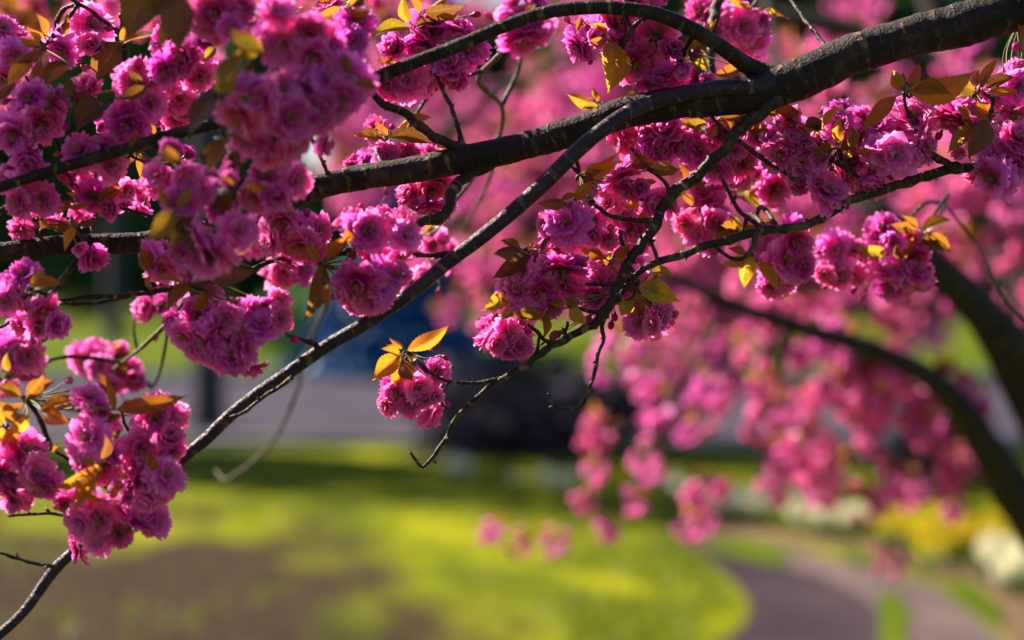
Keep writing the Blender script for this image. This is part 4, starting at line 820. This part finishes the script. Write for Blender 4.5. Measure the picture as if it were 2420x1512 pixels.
# clusters: (tile, depth, blossoms (x, y, radius), leaves (bx, by, tx, ty, tint[, width]), buds (x, y, r)), in tile units
CL = [
 (1, 2.62, [(655, 170, 125), (640, 310, 110), (430, 350, 120)], [(350, 290, 480, 105, 'o'), (870, 300, 1095, 245, 'o'), (830, 310, 630, 545, 'd', 190), (480, 450, 280, 540, 'd'), (860, 320, 950, 180, 'o')], [(600, 480, 45)]),
 (1, 2.58, [(100, 400, 110), (30, 190, 110), (20, 560, 90)], [(300, 340, 100, 440, 'o'), (220, 430, 70, 590, 'o'), (290, 420, 210, 610, 'o'), (500, 460, 330, 610, 'o'), (-20, 700, 130, 600, 'd'), (0, 610, -60, 690, 'o')], []),
 (1, 2.46, [(210, 700, 115), (400, 720, 120), (300, 880, 130), (100, 960, 150), (200, 1120, 130)], [(560, 670, 750, 745, 'd'), (720, 760, 560, 910, 'd', 170)], [(470, 900, 40), (350, 790, 30)]),
 (1, 2.5, [(640, 610, 125), (960, 580, 135), (900, 880, 125), (1070, 740, 120)], [(1040, 620, 810, 700, 'd')], [(980, 450, 55), (710, 910, 35)]),
 (1, 2.48, [(1180, 270, 115), (1280, 400, 140), (1170, 500, 115), (1420, 540, 110), (1440, 290, 95)], [(1560, 270, 1510, 330, 'd'), (1530, 330, 1440, 430, 'y')], []),
 (1, 2.62, [(1270, 700, 125), (1240, 850, 95), (1340, 800, 80), (1360, 480, 70)], [], []),
 (1, 2.5, [(560, 1060, 115), (790, 1170, 115), (480, 1280, 105), (740, 1060, 90)], [(900, 1080, 860, 1130, 'o')], [(640, 1060, 60), (830, 1260, 30)]),
 (1, 2.5, [(230, 1240, 110), (300, 1420, 115), (120, 1440, 105), (60, 1270, 100)], [], []),
 (1, 2.56, [(640, 1390, 120), (890, 1340, 85), (780, 1480, 85)], [(700, 1430, 890, 1325, 'o'), (620, 1440, 420, 1480, 'o'), (500, 1430, 390, 1540, 'o')], [(890, 1445, 40)]),
 (1, 2.68, [(1110, 1280, 95), (1000, 1490, 75), (1330, 1090, 80)], [(1000, 1080, 990, 1290, 'o'), (960, 1090, 880, 1200, 'o')], []),
 (1, 2.2, [(1400, 60, 120), (1530, 90, 145), (1680, 60, 125), (1640, 190, 80)], [(1110, -60, 920, 240, 'd', 240), (1250, -30, 1262, 295, 'd', 220), (1180, 100, 1140, 300, 'o'), (1200, -40, 1080, 120, 'd', 200)], [(1800, 180, 40)]),
 (1, 2.1, [(1960, 80, 125), (2190, 250, 130), (2010, 320, 140), (2220, 400, 130), (2350, 330, 110), (1850, 260, 100)], [(1870, 370, 1590, 160, 'y', 130), (1700, 390, 1535, 690, 'y', 170), (1780, 420, 1650, 640, 'd')], []),
 (1, 2.05, [(1690, 840, 155), (1850, 700, 130), (2010, 640, 145), (2190, 620, 135), (2070, 830, 145), (1750, 580, 110)], [(1540, 690, 1330, 970, 'd', 200)], []),
 (1, 2.1, [(2240, 790, 135), (1900, 1060, 150), (2090, 1030, 130), (1740, 1010, 120), (2330, 560, 120), (2360, 760, 110)], [(1600, 985, 1440, 1225, 'o', 150), (1640, 1070, 1700, 1180, 'd'), (1420, 1090, 1580, 1130, 'd', 140)], []),
 (1, 2.15, [(1290, 1230, 125), (1370, 1350, 115), (1290, 1430, 125), (1220, 1060, 90)], [], []),
 (1, 2.2, [(1630, 1270, 85), (1790, 1410, 115), (1960, 1390, 125), (2110, 1280, 115), (1560, 1460, 105), (1880, 1240, 90)], [(1690, 1335, 1450, 1395, 'd', 150), (2000, 1190, 2080, 1060, 'o')], []),
 (1, 2.66, [(2380, 190, 90), (2330, 40, 90), (2250, 150, 70)], [(2419, 60, 2230, 110, 'o'), (2419, 20, 2240, 10, 'o'), (2060, 130, 2140, 50, 'd')], []),
 (2, 2.74, [(380, 340, 115), (640, 190, 150), (560, 330, 110), (870, 220, 115), (920, 350, 115), (760, 440, 130), (820, 540, 105)], [(490, 195, 185, 265, 'y', 120), (560, 95, 745, -10, 'o'), (555, 95, 475, -20, 'o'), (590, 85, 850, 55, 'd'), (690, 110, 830, 120, 'o')], [(510, 300, 50)]),
 (2, 2.76, [(460, 570, 140), (330, 600, 90), (600, 570, 100)], [], []),
 (2, 2.45, [(110, 150, 110), (100, 300, 105), (30, 420, 110)], [(20, 60, 200, 70, 'o')], []),
 (2, 2.1, [(70, 540, 140), (90, 650, 130), (10, 700, 130)], [], []),
 (2, 3.1, [(1180, 130, 100), (1340, 130, 100), (1290, 290, 145), (1220, 20, 100), (1400, 10, 90)], [(1290, 160, 1200, 40, 'o'), (1320, 150, 1420, 20, 'o')], []),
 (2, 2.7, [(1680, 340, 120), (1640, 240, 80), (1800, 260, 110), (1950, 150, 150), (1900, 290, 70)], [(1910, 290, 1885, 695, 'y', 190), (1700, 130, 1660, 230, 'o')], [(1600, 135, 35), (1770, 370, 30)]),
 (2, 2.72, [(2250, 250, 125), (2340, 360, 115), (2080, 450, 150), (2010, 260, 80), (2290, 560, 130), (2400, 480, 100), (2180, 580, 80)], [(2200, 60, 2419, 140, 'o', 110), (2090, 650, 2005, 670, 'o')], [(2170, 370, 45)]),
 (2, 2.72, [(2080, 20, 120), (2200, 0, 100)], [(1900, 5, 1760, -10, 'd')], []),
 (2, 2.78, [(60, 1180, 60), (180, 1140, 60), (330, 1100, 90), (480, 1080, 80), (640, 1090, 60)], [(340, 975, 605, 1012, 'd', 110), (330, 960, 260, 870, 'o'), (310, 990, 120, 960, 'o', 100), (250, 960, 170, 900, 'd')], []),
 (2, 2.86, [], [(400, 1040, 770, 1060, 'y', 110), (500, 850, 630, 835, 'o')], []),
 (2, 2.78, [(490, 1370, 110), (640, 1350, 110), (700, 1290, 80), (620, 1470, 90), (520, 1480, 85), (760, 1260, 60)], [], []),
 (2, 2.76, [(1970, 970, 125), (2180, 960, 110), (2300, 920, 120), (2250, 1060, 120), (2390, 1030, 110), (2100, 890, 80)], [(1830, 760, 1690, 770, 'y'), (1790, 700, 1720, 690, 'd')], []),
 (2, 2.72, [(1980, 1210, 130), (2010, 1350, 110), (1880, 1440, 95), (2190, 1430, 105), (2340, 1430, 90), (2120, 1330, 80)], [(1695, 1235, 1975, 1070, 'o', 110), (2060, 1180, 2230, 1140, 'o', 100), (2360, 1200, 2190, 1165, 'y', 120), (2330, 1180, 2419, 1190, 'o', 90), (1680, 1385, 1540, 1420, 'y', 90), (1740, 1230, 1790, 1290, 'd', 80), (2230, 1290, 2140, 1270, 'y')], []),
 (3, 3.0, [(120, 90, 105), (330, 110, 70), (310, 240, 75), (430, 190, 110), (480, 310, 125), (570, 170, 75)], [(490, 60, 400, 20, 'o'), (620, 60, 690, 130, 'y'), (540, 90, 430, 70, 'o')], [(550, 180, 40)]),
 (3, 2.74, [(90, 560, 80), (180, 570, 60)], [(10, 350, 240, 130, 'o', 100), (60, 450, 195, 540, 'y', 100), (410, 480, 220, 520, 'o', 90), (120, 320, 190, 400, 'd'), (30, 380, -10, 470, 'o')], []),
 (3, 2.76, [(110, 1060, 115), (30, 900, 85), (260, 930, 100), (340, 890, 75), (540, 960, 95)], [(520, 790, 250, 860, 'o', 110), (190, 890, -10, 850, 'y', 90), (100, 890, 190, 960, 'd'), (240, 900, 170, 990, 'y')], []),
 (3, 2.76, [(440, 1150, 115), (240, 1210, 105), (370, 1070, 85)], [(450, 910, 650, 880, 'y')], []),
 (3, 2.7, [(760, 860, 115), (660, 980, 95), (810, 1000, 125), (690, 1100, 120), (850, 1170, 115), (960, 1150, 80)], [(640, 760, 820, 790, 'o', 100), (870, 890, 975, 850, 'd', 110), (950, 1040, 750, 1168, 'y', 110), (1000, 1090, 890, 1085, 'd')], []),
 (3, 2.74, [(1120, 780, 85), (1110, 890, 105), (990, 970, 70), (1270, 850, 85), (1260, 970, 95)], [(980, 920, 890, 880, 'o'), (930, 950, 990, 860, 'y')], []),
 (3, 2.70, [(1390, 870, 95), (1620, 830, 145), (1460, 970, 130), (1700, 960, 125), (1730, 1050, 110), (1510, 1100, 130), (1390, 1130, 110)], [(1600, 640, 2015, 520, 'O', 200), (1640, 640, 1890, 665, 'o', 120), (1560, 640, 1490, 515, 'o', 70), (1515, 680, 1273, 905, 'o', 120), (1570, 640, 1565, 490, 'd', 40)], [(1340, 1020, 45), (1690, 1130, 35)]),
 (3, 2.72, [(1920, 850, 125), (1970, 780, 100), (2020, 870, 105), (2220, 690, 95)], [(2075, 650, 1878, 620, 'y', 110), (2110, 610, 2245, 390, 'o', 70), (2150, 620, 2330, 555, 'd', 110), (2170, 650, 2340, 640, 'o'), (2200, 790, 2040, 730, 'o', 110), (2130, 640, 2070, 690, 'd')], []),
 (3, 2.72, [(1030, 1340, 140), (1170, 1250, 100), (830, 1310, 95), (960, 1290, 70)], [(1110, 1050, 1290, 1040, 'y', 80), (1050, 1060, 960, 1150, 'd', 80), (1060, 1050, 890, 1080, 'o', 100), (1080, 1060, 1110, 1000, 'd')], []),
 (3, 2.72, [(1330, 1260, 110), (1350, 1350, 95), (1210, 1150, 85)], [(1200, 1100, 1130, 1080, 'y')], []),
 (3, 2.74, [(2385, 490, 85), (2390, 620, 105), (2360, 800, 80)], [(2390, 150, 2415, 370, 'y', 110)], [(2368, 330, 48)]),
 (3, 2.66, [(2140, 990, 110), (2240, 1250, 150), (2160, 1150, 110), (2370, 1180, 120), (2380, 970, 110), (1960, 1080, 60), (2300, 1060, 90)], [(2050, 880, 1890, 1070, 'y', 100), (2150, 850, 2020, 1110, 'd', 150), (2190, 860, 2070, 780, 'o'), (2300, 860, 2419, 800, 'd')], [(2390, 780, 45)]),
 (3, 2.98, [(560, 1280, 110), (640, 1310, 110), (690, 1360, 80)], [(380, 1360, 560, 1480, 'y', 90), (360, 1370, 480, 1330, 'o')], []),
 (3, 2.9, [(150, 1370, 110), (80, 1300, 90), (200, 1450, 90)], [(60, 1320, -10, 1380, 'y'), (0, 1370, 80, 1480, 'o')], []),
 (4, 2.56, [(140, 110, 100), (650, 300, 125), (560, 250, 60)], [(520, 90, 465, 235, 'O', 70), (500, 60, 560, 70, 'o'), (300, 40, 350, 110, 'O'), (260, 30, 290, 130, 'd')], []),
 (4, 2.44, [(160, 430, 100), (60, 520, 100), (160, 620, 105), (310, 700, 110), (400, 790, 110), (280, 810, 90), (30, 630, 90)], [], []),
 (4, 3.05, [(100, 880, 130), (80, 990, 130), (190, 1010, 105), (40, 1250, 90)], [(60, 1160, 110, 1120, 'o')], []),
 (4, 2.5, [(1050, 320, 110), (1150, 400, 115), (1230, 390, 105), (1120, 290, 90)], [(1060, 440, 1050, 540, 'o')], []),
 (4, 2.15, [(1440, 170, 140), (1330, 180, 110), (1500, 320, 120), (1600, 270, 115), (1270, 300, 110), (1700, 120, 120)], [(1235, -20, 1045, 175, 'y', 150), (1290, 20, 1180, 290, 'y', 130), (1250, 60, 1330, 150, 'd', 150)], []),
 (4, 2.5, [(1900, 190, 105), (2080, 120, 115), (2120, 240, 130), (1990, 60, 100), (2280, 110, 110), (2250, 240, 90), (1820, 90, 90)], [], [(1920, 70, 40)]),
 (4, 2.44, [(1250, 760, 110), (1400, 720, 110), (1500, 810, 110), (1600, 750, 110), (1710, 740, 110), (1810, 690, 105), (1880, 660, 80), (1290, 880, 110), (1440, 900, 120), (1600, 890, 120), (1750, 850, 110), (1850, 780, 100), (1350, 960, 85), (1500, 980, 95), (1650, 1020, 100), (1760, 950, 100), (1980, 610, 85), (2000, 740, 80)],
   [(1340, 510, 1190, 650, 'o', 130), (1500, 470, 1840, 390, 'd', 120), (1450, 560, 1370, 680, 'o', 100), (1590, 500, 1520, 420, 'o'), (1510, 480, 1420, 500, 'd')], [(1640, 610, 25), (1690, 610, 25)]),
 (4, 3.1, [(1060, 670, 120), (2010, 410, 110), (2150, 400, 90), (1150, 640, 70)], [], []),
 (4, 3.3, [(600, 1040, 110), (700, 1080, 80), (840, 980, 90), (920, 1100, 90), (950, 1180, 100), (780, 1230, 80)], [(760, 1060, 600, 1130, 'd', 120), (780, 1050, 850, 1160, 'd', 120), (700, 1150, 760, 1230, 'o')], []),
 (4, 2.42, [(640, 1290, 100), (680, 1400, 115), (640, 1500, 105), (1110, 1440, 155), (1240, 1430, 95)], [(190, 1315, 415, 1175, 'o', 110), (300, 1390, 560, 1310, 'o', 130), (170, 1350, -10, 1330, 'o', 90), (150, 1440, -10, 1410, 'o', 130), (815, 1395, 775, 1180, 'o', 60), (830, 1390, 1260, 1300, 'o', 130), (300, 1400, 450, 1470, 'O', 120), (200, 1430, 60, 1530, 'O', 110), (760, 1480, 860, 1430, 'd')], []),
 (5, 2.48, [(190, 120, 130), (70, 50, 110), (420, 60, 115), (450, 160, 100), (440, 290, 105)], [(80, 250, 20, 380, 'd', 110)], []),
 (5, 2.46, [(290, 480, 140), (120, 500, 130), (390, 430, 100), (50, 560, 95), (170, 610, 110), (260, 590, 85), (10, 470, 80)], [(-130, 360, -240, 690, 'd', 130), (-100, 500, -110, 650, 'o')], []),
 (5, 3.1, [(470, 480, 90), (590, 440, 85), (700, 190, 95), (640, 240, 70)], [(560, 160, 640, 110, 'o'), (600, 150, 700, 100, 'o')], []),
 (5, 2.68, [(660, 1110, 112), (390, 1280, 108), (550, 1240, 88), (660, 1290, 78), (310, 1370, 80), (480, 1370, 82), (590, 1340, 62)], [(470, 975, 710, 825, 'O', 110), (415, 1000, 195, 1200, 'O', 130), (420, 1060, 350, 1225, 'O', 130), (430, 1040, 500, 1180, 'd', 110), (420, 1005, 300, 955, 'O', 80), (480, 1040, 560, 1000, 'y', 40)], [(672, 915, 45), (635, 970, 22), (740, 1020, 32)]),
 (5, 2.7, [(1590, 70, 125), (1500, 110, 110), (1650, 150, 105), (1780, 150, 110), (1780, 50, 95), (1890, 180, 85), (1440, 60, 65)], [(1640, -70, 1600, -40, 'd')], []),
 (5, 2.76, [(2050, 100, 115), (2150, 110, 75), (1990, 150, 80)], [], []),
 (5, 2.68, [(1575, 350, 145), (1600, 480, 130), (1450, 430, 100), (1270, 400, 120), (1260, 540, 130), (1190, 490, 85), (1350, 640, 110), (1420, 560, 100), (1240, 630, 95), (1480, 680, 85)], [(1305, 275, 1103, 283, 'd', 110), (1350, 300, 1120, 430, 'd', 120), (1370, 240, 1335, 203, 'o', 40), (1140, 590, 1020, 668, 'y', 110), (1420, 260, 1480, 170, 'd', 50)], [(1130, 565, 42), (1090, 735, 36), (1720, 365, 32)]),
 (5, 2.68, [(1200, 850, 120), (1030, 870, 90), (1190, 960, 95), (1275, 940, 75), (1110, 930, 70)], [(1210, 690, 1140, 740, 'y', 80), (1280, 750, 1190, 720, 'y')], [(1325, 840, 30)]),
 (5, 2.74, [(1830, 480, 105), (1800, 580, 110), (1850, 640, 80), (2050, 480, 105), (2100, 360, 65), (1860, 380, 65), (1770, 640, 60)], [(1900, 330, 1830, 300, 'y', 70), (1900, 350, 1905, 255, 'y', 40), (1940, 350, 2010, 320, 'y', 50), (1900, 380, 1970, 420, 'y')], [(1930, 425, 32), (1755, 765, 45), (1940, 735, 36)]),
 (5, 2.7, [], [(2110, 515, 2410, 625, 'Y', 150), (2190, 420, 2375, 450, 'y', 80), (2080, 570, 2120, 745, 'Y', 110), (2070, 600, 1990, 710, 'Y', 100), (1440, 720, 1430, 890, 'y', 70), (1630, 660, 1735, 800, 'Y', 100), (1480, 870, 1530, 905, 'y', 60), (1560, 620, 1480, 640, 'Y', 60), (1600, 630, 1680, 640, 'y', 60), (1640, 690, 1600, 590, 'y', 60)], [(1520, 860, 52)]),
 (5, 2.7, [(2110, 790, 112), (2205, 790, 75), (2280, 730, 82), (2310, 680, 50)], [], []),
 (6, 2.9, [(790, 90, 110), (810, 200, 110), (620, 230, 115), (740, 340, 130), (840, 370, 90), (700, 430, 105), (610, 530, 90), (700, 510, 75)], [(490, 300, 445, 515, 'Y', 100), (550, 340, 660, 515, 'y', 80), (600, 60, 680, 110, 'o')], []),
 (6, 2.86, [(100, 150, 110), (300, 100, 100), (210, 60, 80), (200, 200, 90), (20, 80, 90)], [(430, 150, 550, 100, 'y'), (340, 20, 420, 140, 'Y')], []),
 (6, 3.05, [(1080, 260, 110), (1110, 350, 105), (1000, 430, 65), (1110, 440, 95), (1240, 230, 80)], [(1440, 280, 1220, 245, 'y', 90), (1180, 270, 1230, 280, 'd')], [(1215, 550, 28), (1275, 600, 28), (1300, 545, 22)]),
 (6, 3.05, [(1420, 110, 115), (1370, 200, 90), (1610, 170, 110), (1490, 200, 105), (1630, 320, 105)], [(1700, 130, 1870, 65, 'o', 100), (1690, 180, 1930, 275, 'o', 110), (1690, 210, 1850, 260, 'd', 100), (1690, 160, 1900, 150, 'o')], []),
 (6, 3.05, [(1440, 400, 110), (1540, 430, 120), (1660, 400, 105), (1680, 500, 105), (1460, 530, 100), (1560, 330, 80)], [], []),
 (7, 2.4, [(190, 170, 160), (60, 190, 110), (110, 330, 125), (270, 330, 120), (60, 480, 110), (-40, 330, 100), (90, 550, 80), (290, 430, 110)], [(40, 20, -60, 100, 'O', 110), (120, 30, 20, 110, 'O', 90), (370, 190, 440, 140, 'y')], []),
 (7, 2.4, [(610, 80, 130), (560, 240, 110), (770, 200, 85), (1000, 160, 135), (1200, 80, 120), (1230, 190, 90)], [(720, 270, 415, 420, 'O', 90), (730, 300, 475, 560, 'O', 100), (690, 350, 540, 565, 'O', 70), (800, 100, 870, 20, 'd')], []),
 (7, 2.38, [(900, 380, 150), (1190, 340, 115), (1150, 470, 115), (1040, 520, 115)], [], []),
 (7, 2.42, [(480, 560, 95), (690, 660, 150), (960, 650, 145), (560, 690, 105), (1120, 680, 95), (690, 810, 95), (860, 770, 95)], [], [(710, 550, 40)]),
]
TINT = {'o': (0.46, 0.155, 0.012), 'O': (0.68, 0.27, 0.014), 'y': (0.42, 0.25, 0.014), 'Y': (0.60, 0.42, 0.02), 'd': (0.20, 0.085, 0.014)}
BR = np.vstack([c[:, :3] for c in SAMPLES])
camv = Vector((0, -1, 0.05)).normalized()
nb = nl = 0; fill = MB()
for ci, (tile, d, bl, lv, bd) in enumerate(CL):
    d = DD(d) + (0.035 if d > 2.6 else 0.0); rs = np.random.default_rng(1000 + ci)
    pts = [T(tile, x, y) for x, y, r in bl] or [T(tile, l[0], l[1]) for l in lv]
    cx = sum(p[0] for p in pts) / len(pts); cy = sum(p[1] for p in pts) / len(pts)
    ext = max([math.hypot(p[0] - cx, p[1] - cy) for p in pts] + [20]) + 18
    anchor = T(tile, lv[0][0], lv[0][1]) if lv else (cx, cy - ext * 0.35)
    hub = P(*anchor, d + 0.02) - OFF
    k = int(np.argmin(np.linalg.norm(BR - hub, axis=1))); gap = float(np.linalg.norm(BR[k] - hub))
    mb = MB()
    if gap > 0.012:                                           # the spur that carries the cluster
        mid = (hub + BR[k]) / 2 + np.array([0, 0, 0.1 * gap]) + rs.normal(size=3) * 0.06 * gap
        c = catmull([BR[k], mid, hub], 0.006); w = np.linspace(0.0034, 0.0026, len(c)) * (1 + 0.25 * rs.uniform(-1, 1, len(c)))
        tube(mb, c, w, 7, 1, 0.08, ci)
    for q in range(5):                                        # bud scales at the tip of the spur
        a = rs.normal(size=3) * 0.004; e = hub + a + rs.normal(size=3) * 0.007
        tube(mb, [hub, (hub + e) / 2 + a * 0.3, e], [0.0026, 0.0032, 0.0008], 5, 1)
    def stalk(p, n, r):
        e = np.array(p) - np.array(n) * r * 0.34
        m_ = (hub + e) / 2 - np.array(n) * np.linalg.norm(e - hub) * 0.18 + rs.normal(size=3) * 0.002
        tube(mb, catmull([hub, m_, e], 0.007), 0.0011, 5, 0)
    root = None; kids = []
    for (x, y, r) in bl:
        px, py = T(tile, x, y); ox, oy = (px - cx) / ext, (cy - py) / ext; rr = min(1.0, math.hypot(ox, oy))
        dd = d - 0.030 * math.sqrt(max(0.0, 1 - rr * rr)) + rs.uniform(-0.012, 0.018)
        p = P(px, py, dd) - OFF; rad = r / 3.0 * dd / FPX * 1.42 * rs.uniform(0.88, 1.1)
        n = camv * 0.85 + Vector((ox, 0, oy)) * 0.85 + Vector((0, 0, -0.15)) + Vector(rs.normal(size=3)) * 0.33
        if rs.uniform() < 0.09: n = n + Vector((0, 1.3, 0.2))
        n.normalize()
        i = int(rs.integers(14)) if rs.uniform() < 0.82 else 14 + int(rs.integers(4))
        o = bpy.data.objects.new('blossom', BLOSSOMS[i])
        q = p - np.array(n) * rad * 0.30
        o.matrix_local = Matrix.Translation(Vector(q)) @ frame_from(n, rs.normal(size=3)).to_4x4() @ Matrix.Diagonal((rad, rad, rad, 1))
        kids.append(o); stalk(q, n, rad); nb += 1
    if len(bl) >= 3:                 # flowers filling the back of the cluster
        for q in range(3 if tile in (3, 5) else 2):
            a = rs.uniform(0, 6.28); e_ = ext * rs.uniform(0.25, 0.68); dd = d + rs.uniform(0.03, 0.07)
            p = P(cx + math.cos(a) * e_, cy + math.sin(a) * e_, dd) - OFF; rad = rs.uniform(36, 48) * dd / FPX * 1.1
            n = (camv * 0.5 + Vector((math.cos(a), 0, -math.sin(a))) + Vector(rs.normal(size=3)) * 0.4).normalized()
            M = np.eye(4); M[:3, :3] = np.array(frame_from(n, rs.normal(size=3))) * rad; M[:3, 3] = p
            blossom_geo(fill, 7000 + ci * 5 + q, 4, 4, [(6, 94, 1.0, 0.48, 14), (6, 76, 0.94, 0.46, 10), (6, 56, 0.8, 0.40, 8), (4, 32, 0.6, 0.3, 6)], 1.0, M, False)
            stalk(p, n, rad)
    lv = list(lv)
    if len(bl) >= 3:                                          # young leaves round the spur, half hidden by the flowers
        for q in range(2):
            hx, hy = (anchor[0] - (tile - 1) % 3 * 806.6) * 3, (anchor[1] - (tile - 1) // 3 * 504.0) * 3
            a = rs.uniform(-2.9, -0.2) if q else rs.uniform(-3.6, 0.4); l_ = rs.uniform(150, 260)
            lv.append((hx + math.cos(a) * 40, hy + math.sin(a) * 40, hx + math.cos(a) * l_, hy + math.sin(a) * l_ * 0.9, 'oodyOo'[int(rs.integers(6))]))
    for l in lv:
        b = T(tile, l[0], l[1]); t = T(tile, l[2], l[3]); dd = d + rs.uniform(-0.07, -0.02)
        pb_ = P(*b, dd) - OFF; pt_ = P(*t, dd + rs.uniform(-0.02, 0.012)) - OFF
        X = Vector(pt_ - pb_); ln = X.length * rs.uniform(0.8, 1.15); X.normalize()
        wd = (l[5] / 3.0 * dd / FPX * 1.0) if len(l) > 5 else ln * 0.42; ln *= 1.1
        n = camv + Vector(rs.normal(size=3)) * 0.38 + Vector((0, 0, 0.25)); n = (n - X * n.dot(X)).normalized()
        if rs.uniform() < 0.3: n = -n
        Y = n.cross(X)
        o = bpy.data.objects.new('leaf', LEAVES[int(rs.integers(8))])
        m3 = Matrix(((X.x, Y.x, n.x), (X.y, Y.y, n.y), (X.z, Y.z, n.z))).to_4x4()
        sy = wd / 0.42
        o.matrix_local = Matrix.Translation(Vector(pb_)) @ m3 @ Matrix.Diagonal((ln, sy, sy, 1))
        tcol = TINT[l[4]]; f = rs.uniform(0.8, 1.2); o.color = (tcol[0] * f, tcol[1] * f * rs.uniform(0.85, 1.15), tcol[2], 1)
        kids.append(o); nl += 1
        if np.linalg.norm(pb_ - hub) > 0.004: tube(mb, catmull([hub, (hub + pb_) / 2 + rs.normal(size=3) * 0.002, pb_], 0.008), 0.0010, 5, 0)
    bd = list(bd)
    if len(bl) >= 3:                                          # unopened buds hanging among the flowers
        for q in range(2):
            a = rs.uniform(0, 6.28); e_ = ext * rs.uniform(0.6, 1.05)
            bd.append(((cx + math.cos(a) * e_ - (tile - 1) % 3 * 806.6) * 3, (cy + math.sin(a) * e_ - (tile - 1) // 3 * 504.0) * 3, rs.uniform(26, 44)))
    for (x, y, r) in bd:
        p = P(*T(tile, x, y), d - 0.02) - OFF; rad = r / 3.0 * d / FPX
        n = Vector(p - hub) * 14 + Vector(rs.normal(size=3)) * 0.3; n.normalize()
        o = bpy.data.objects.new('flower_bud', BUDS[int(rs.integers(3))])
        o.matrix_local = Matrix.Translation(Vector(p)) @ frame_from(n, rs.normal(size=3)).to_4x4() @ Matrix.Diagonal((rad, rad, rad, 1))
        kids.append(o); tube(mb, catmull([hub, (hub + p) / 2 + rs.normal(size=3) * 0.003, p - np.array(n) * rad], 0.008), 0.0008, 5, 0)
    root = mb.obj('blossom_cluster', [M_STALK, M_TWIG], tree)
    for o in kids: link(o, root)
f_ = fill.obj('blossoms', [M_PETAL], tree); f_['kind'] = 'stuff'
print('blossoms', nb, 'leaves', nl, 'clusters', len(CL))
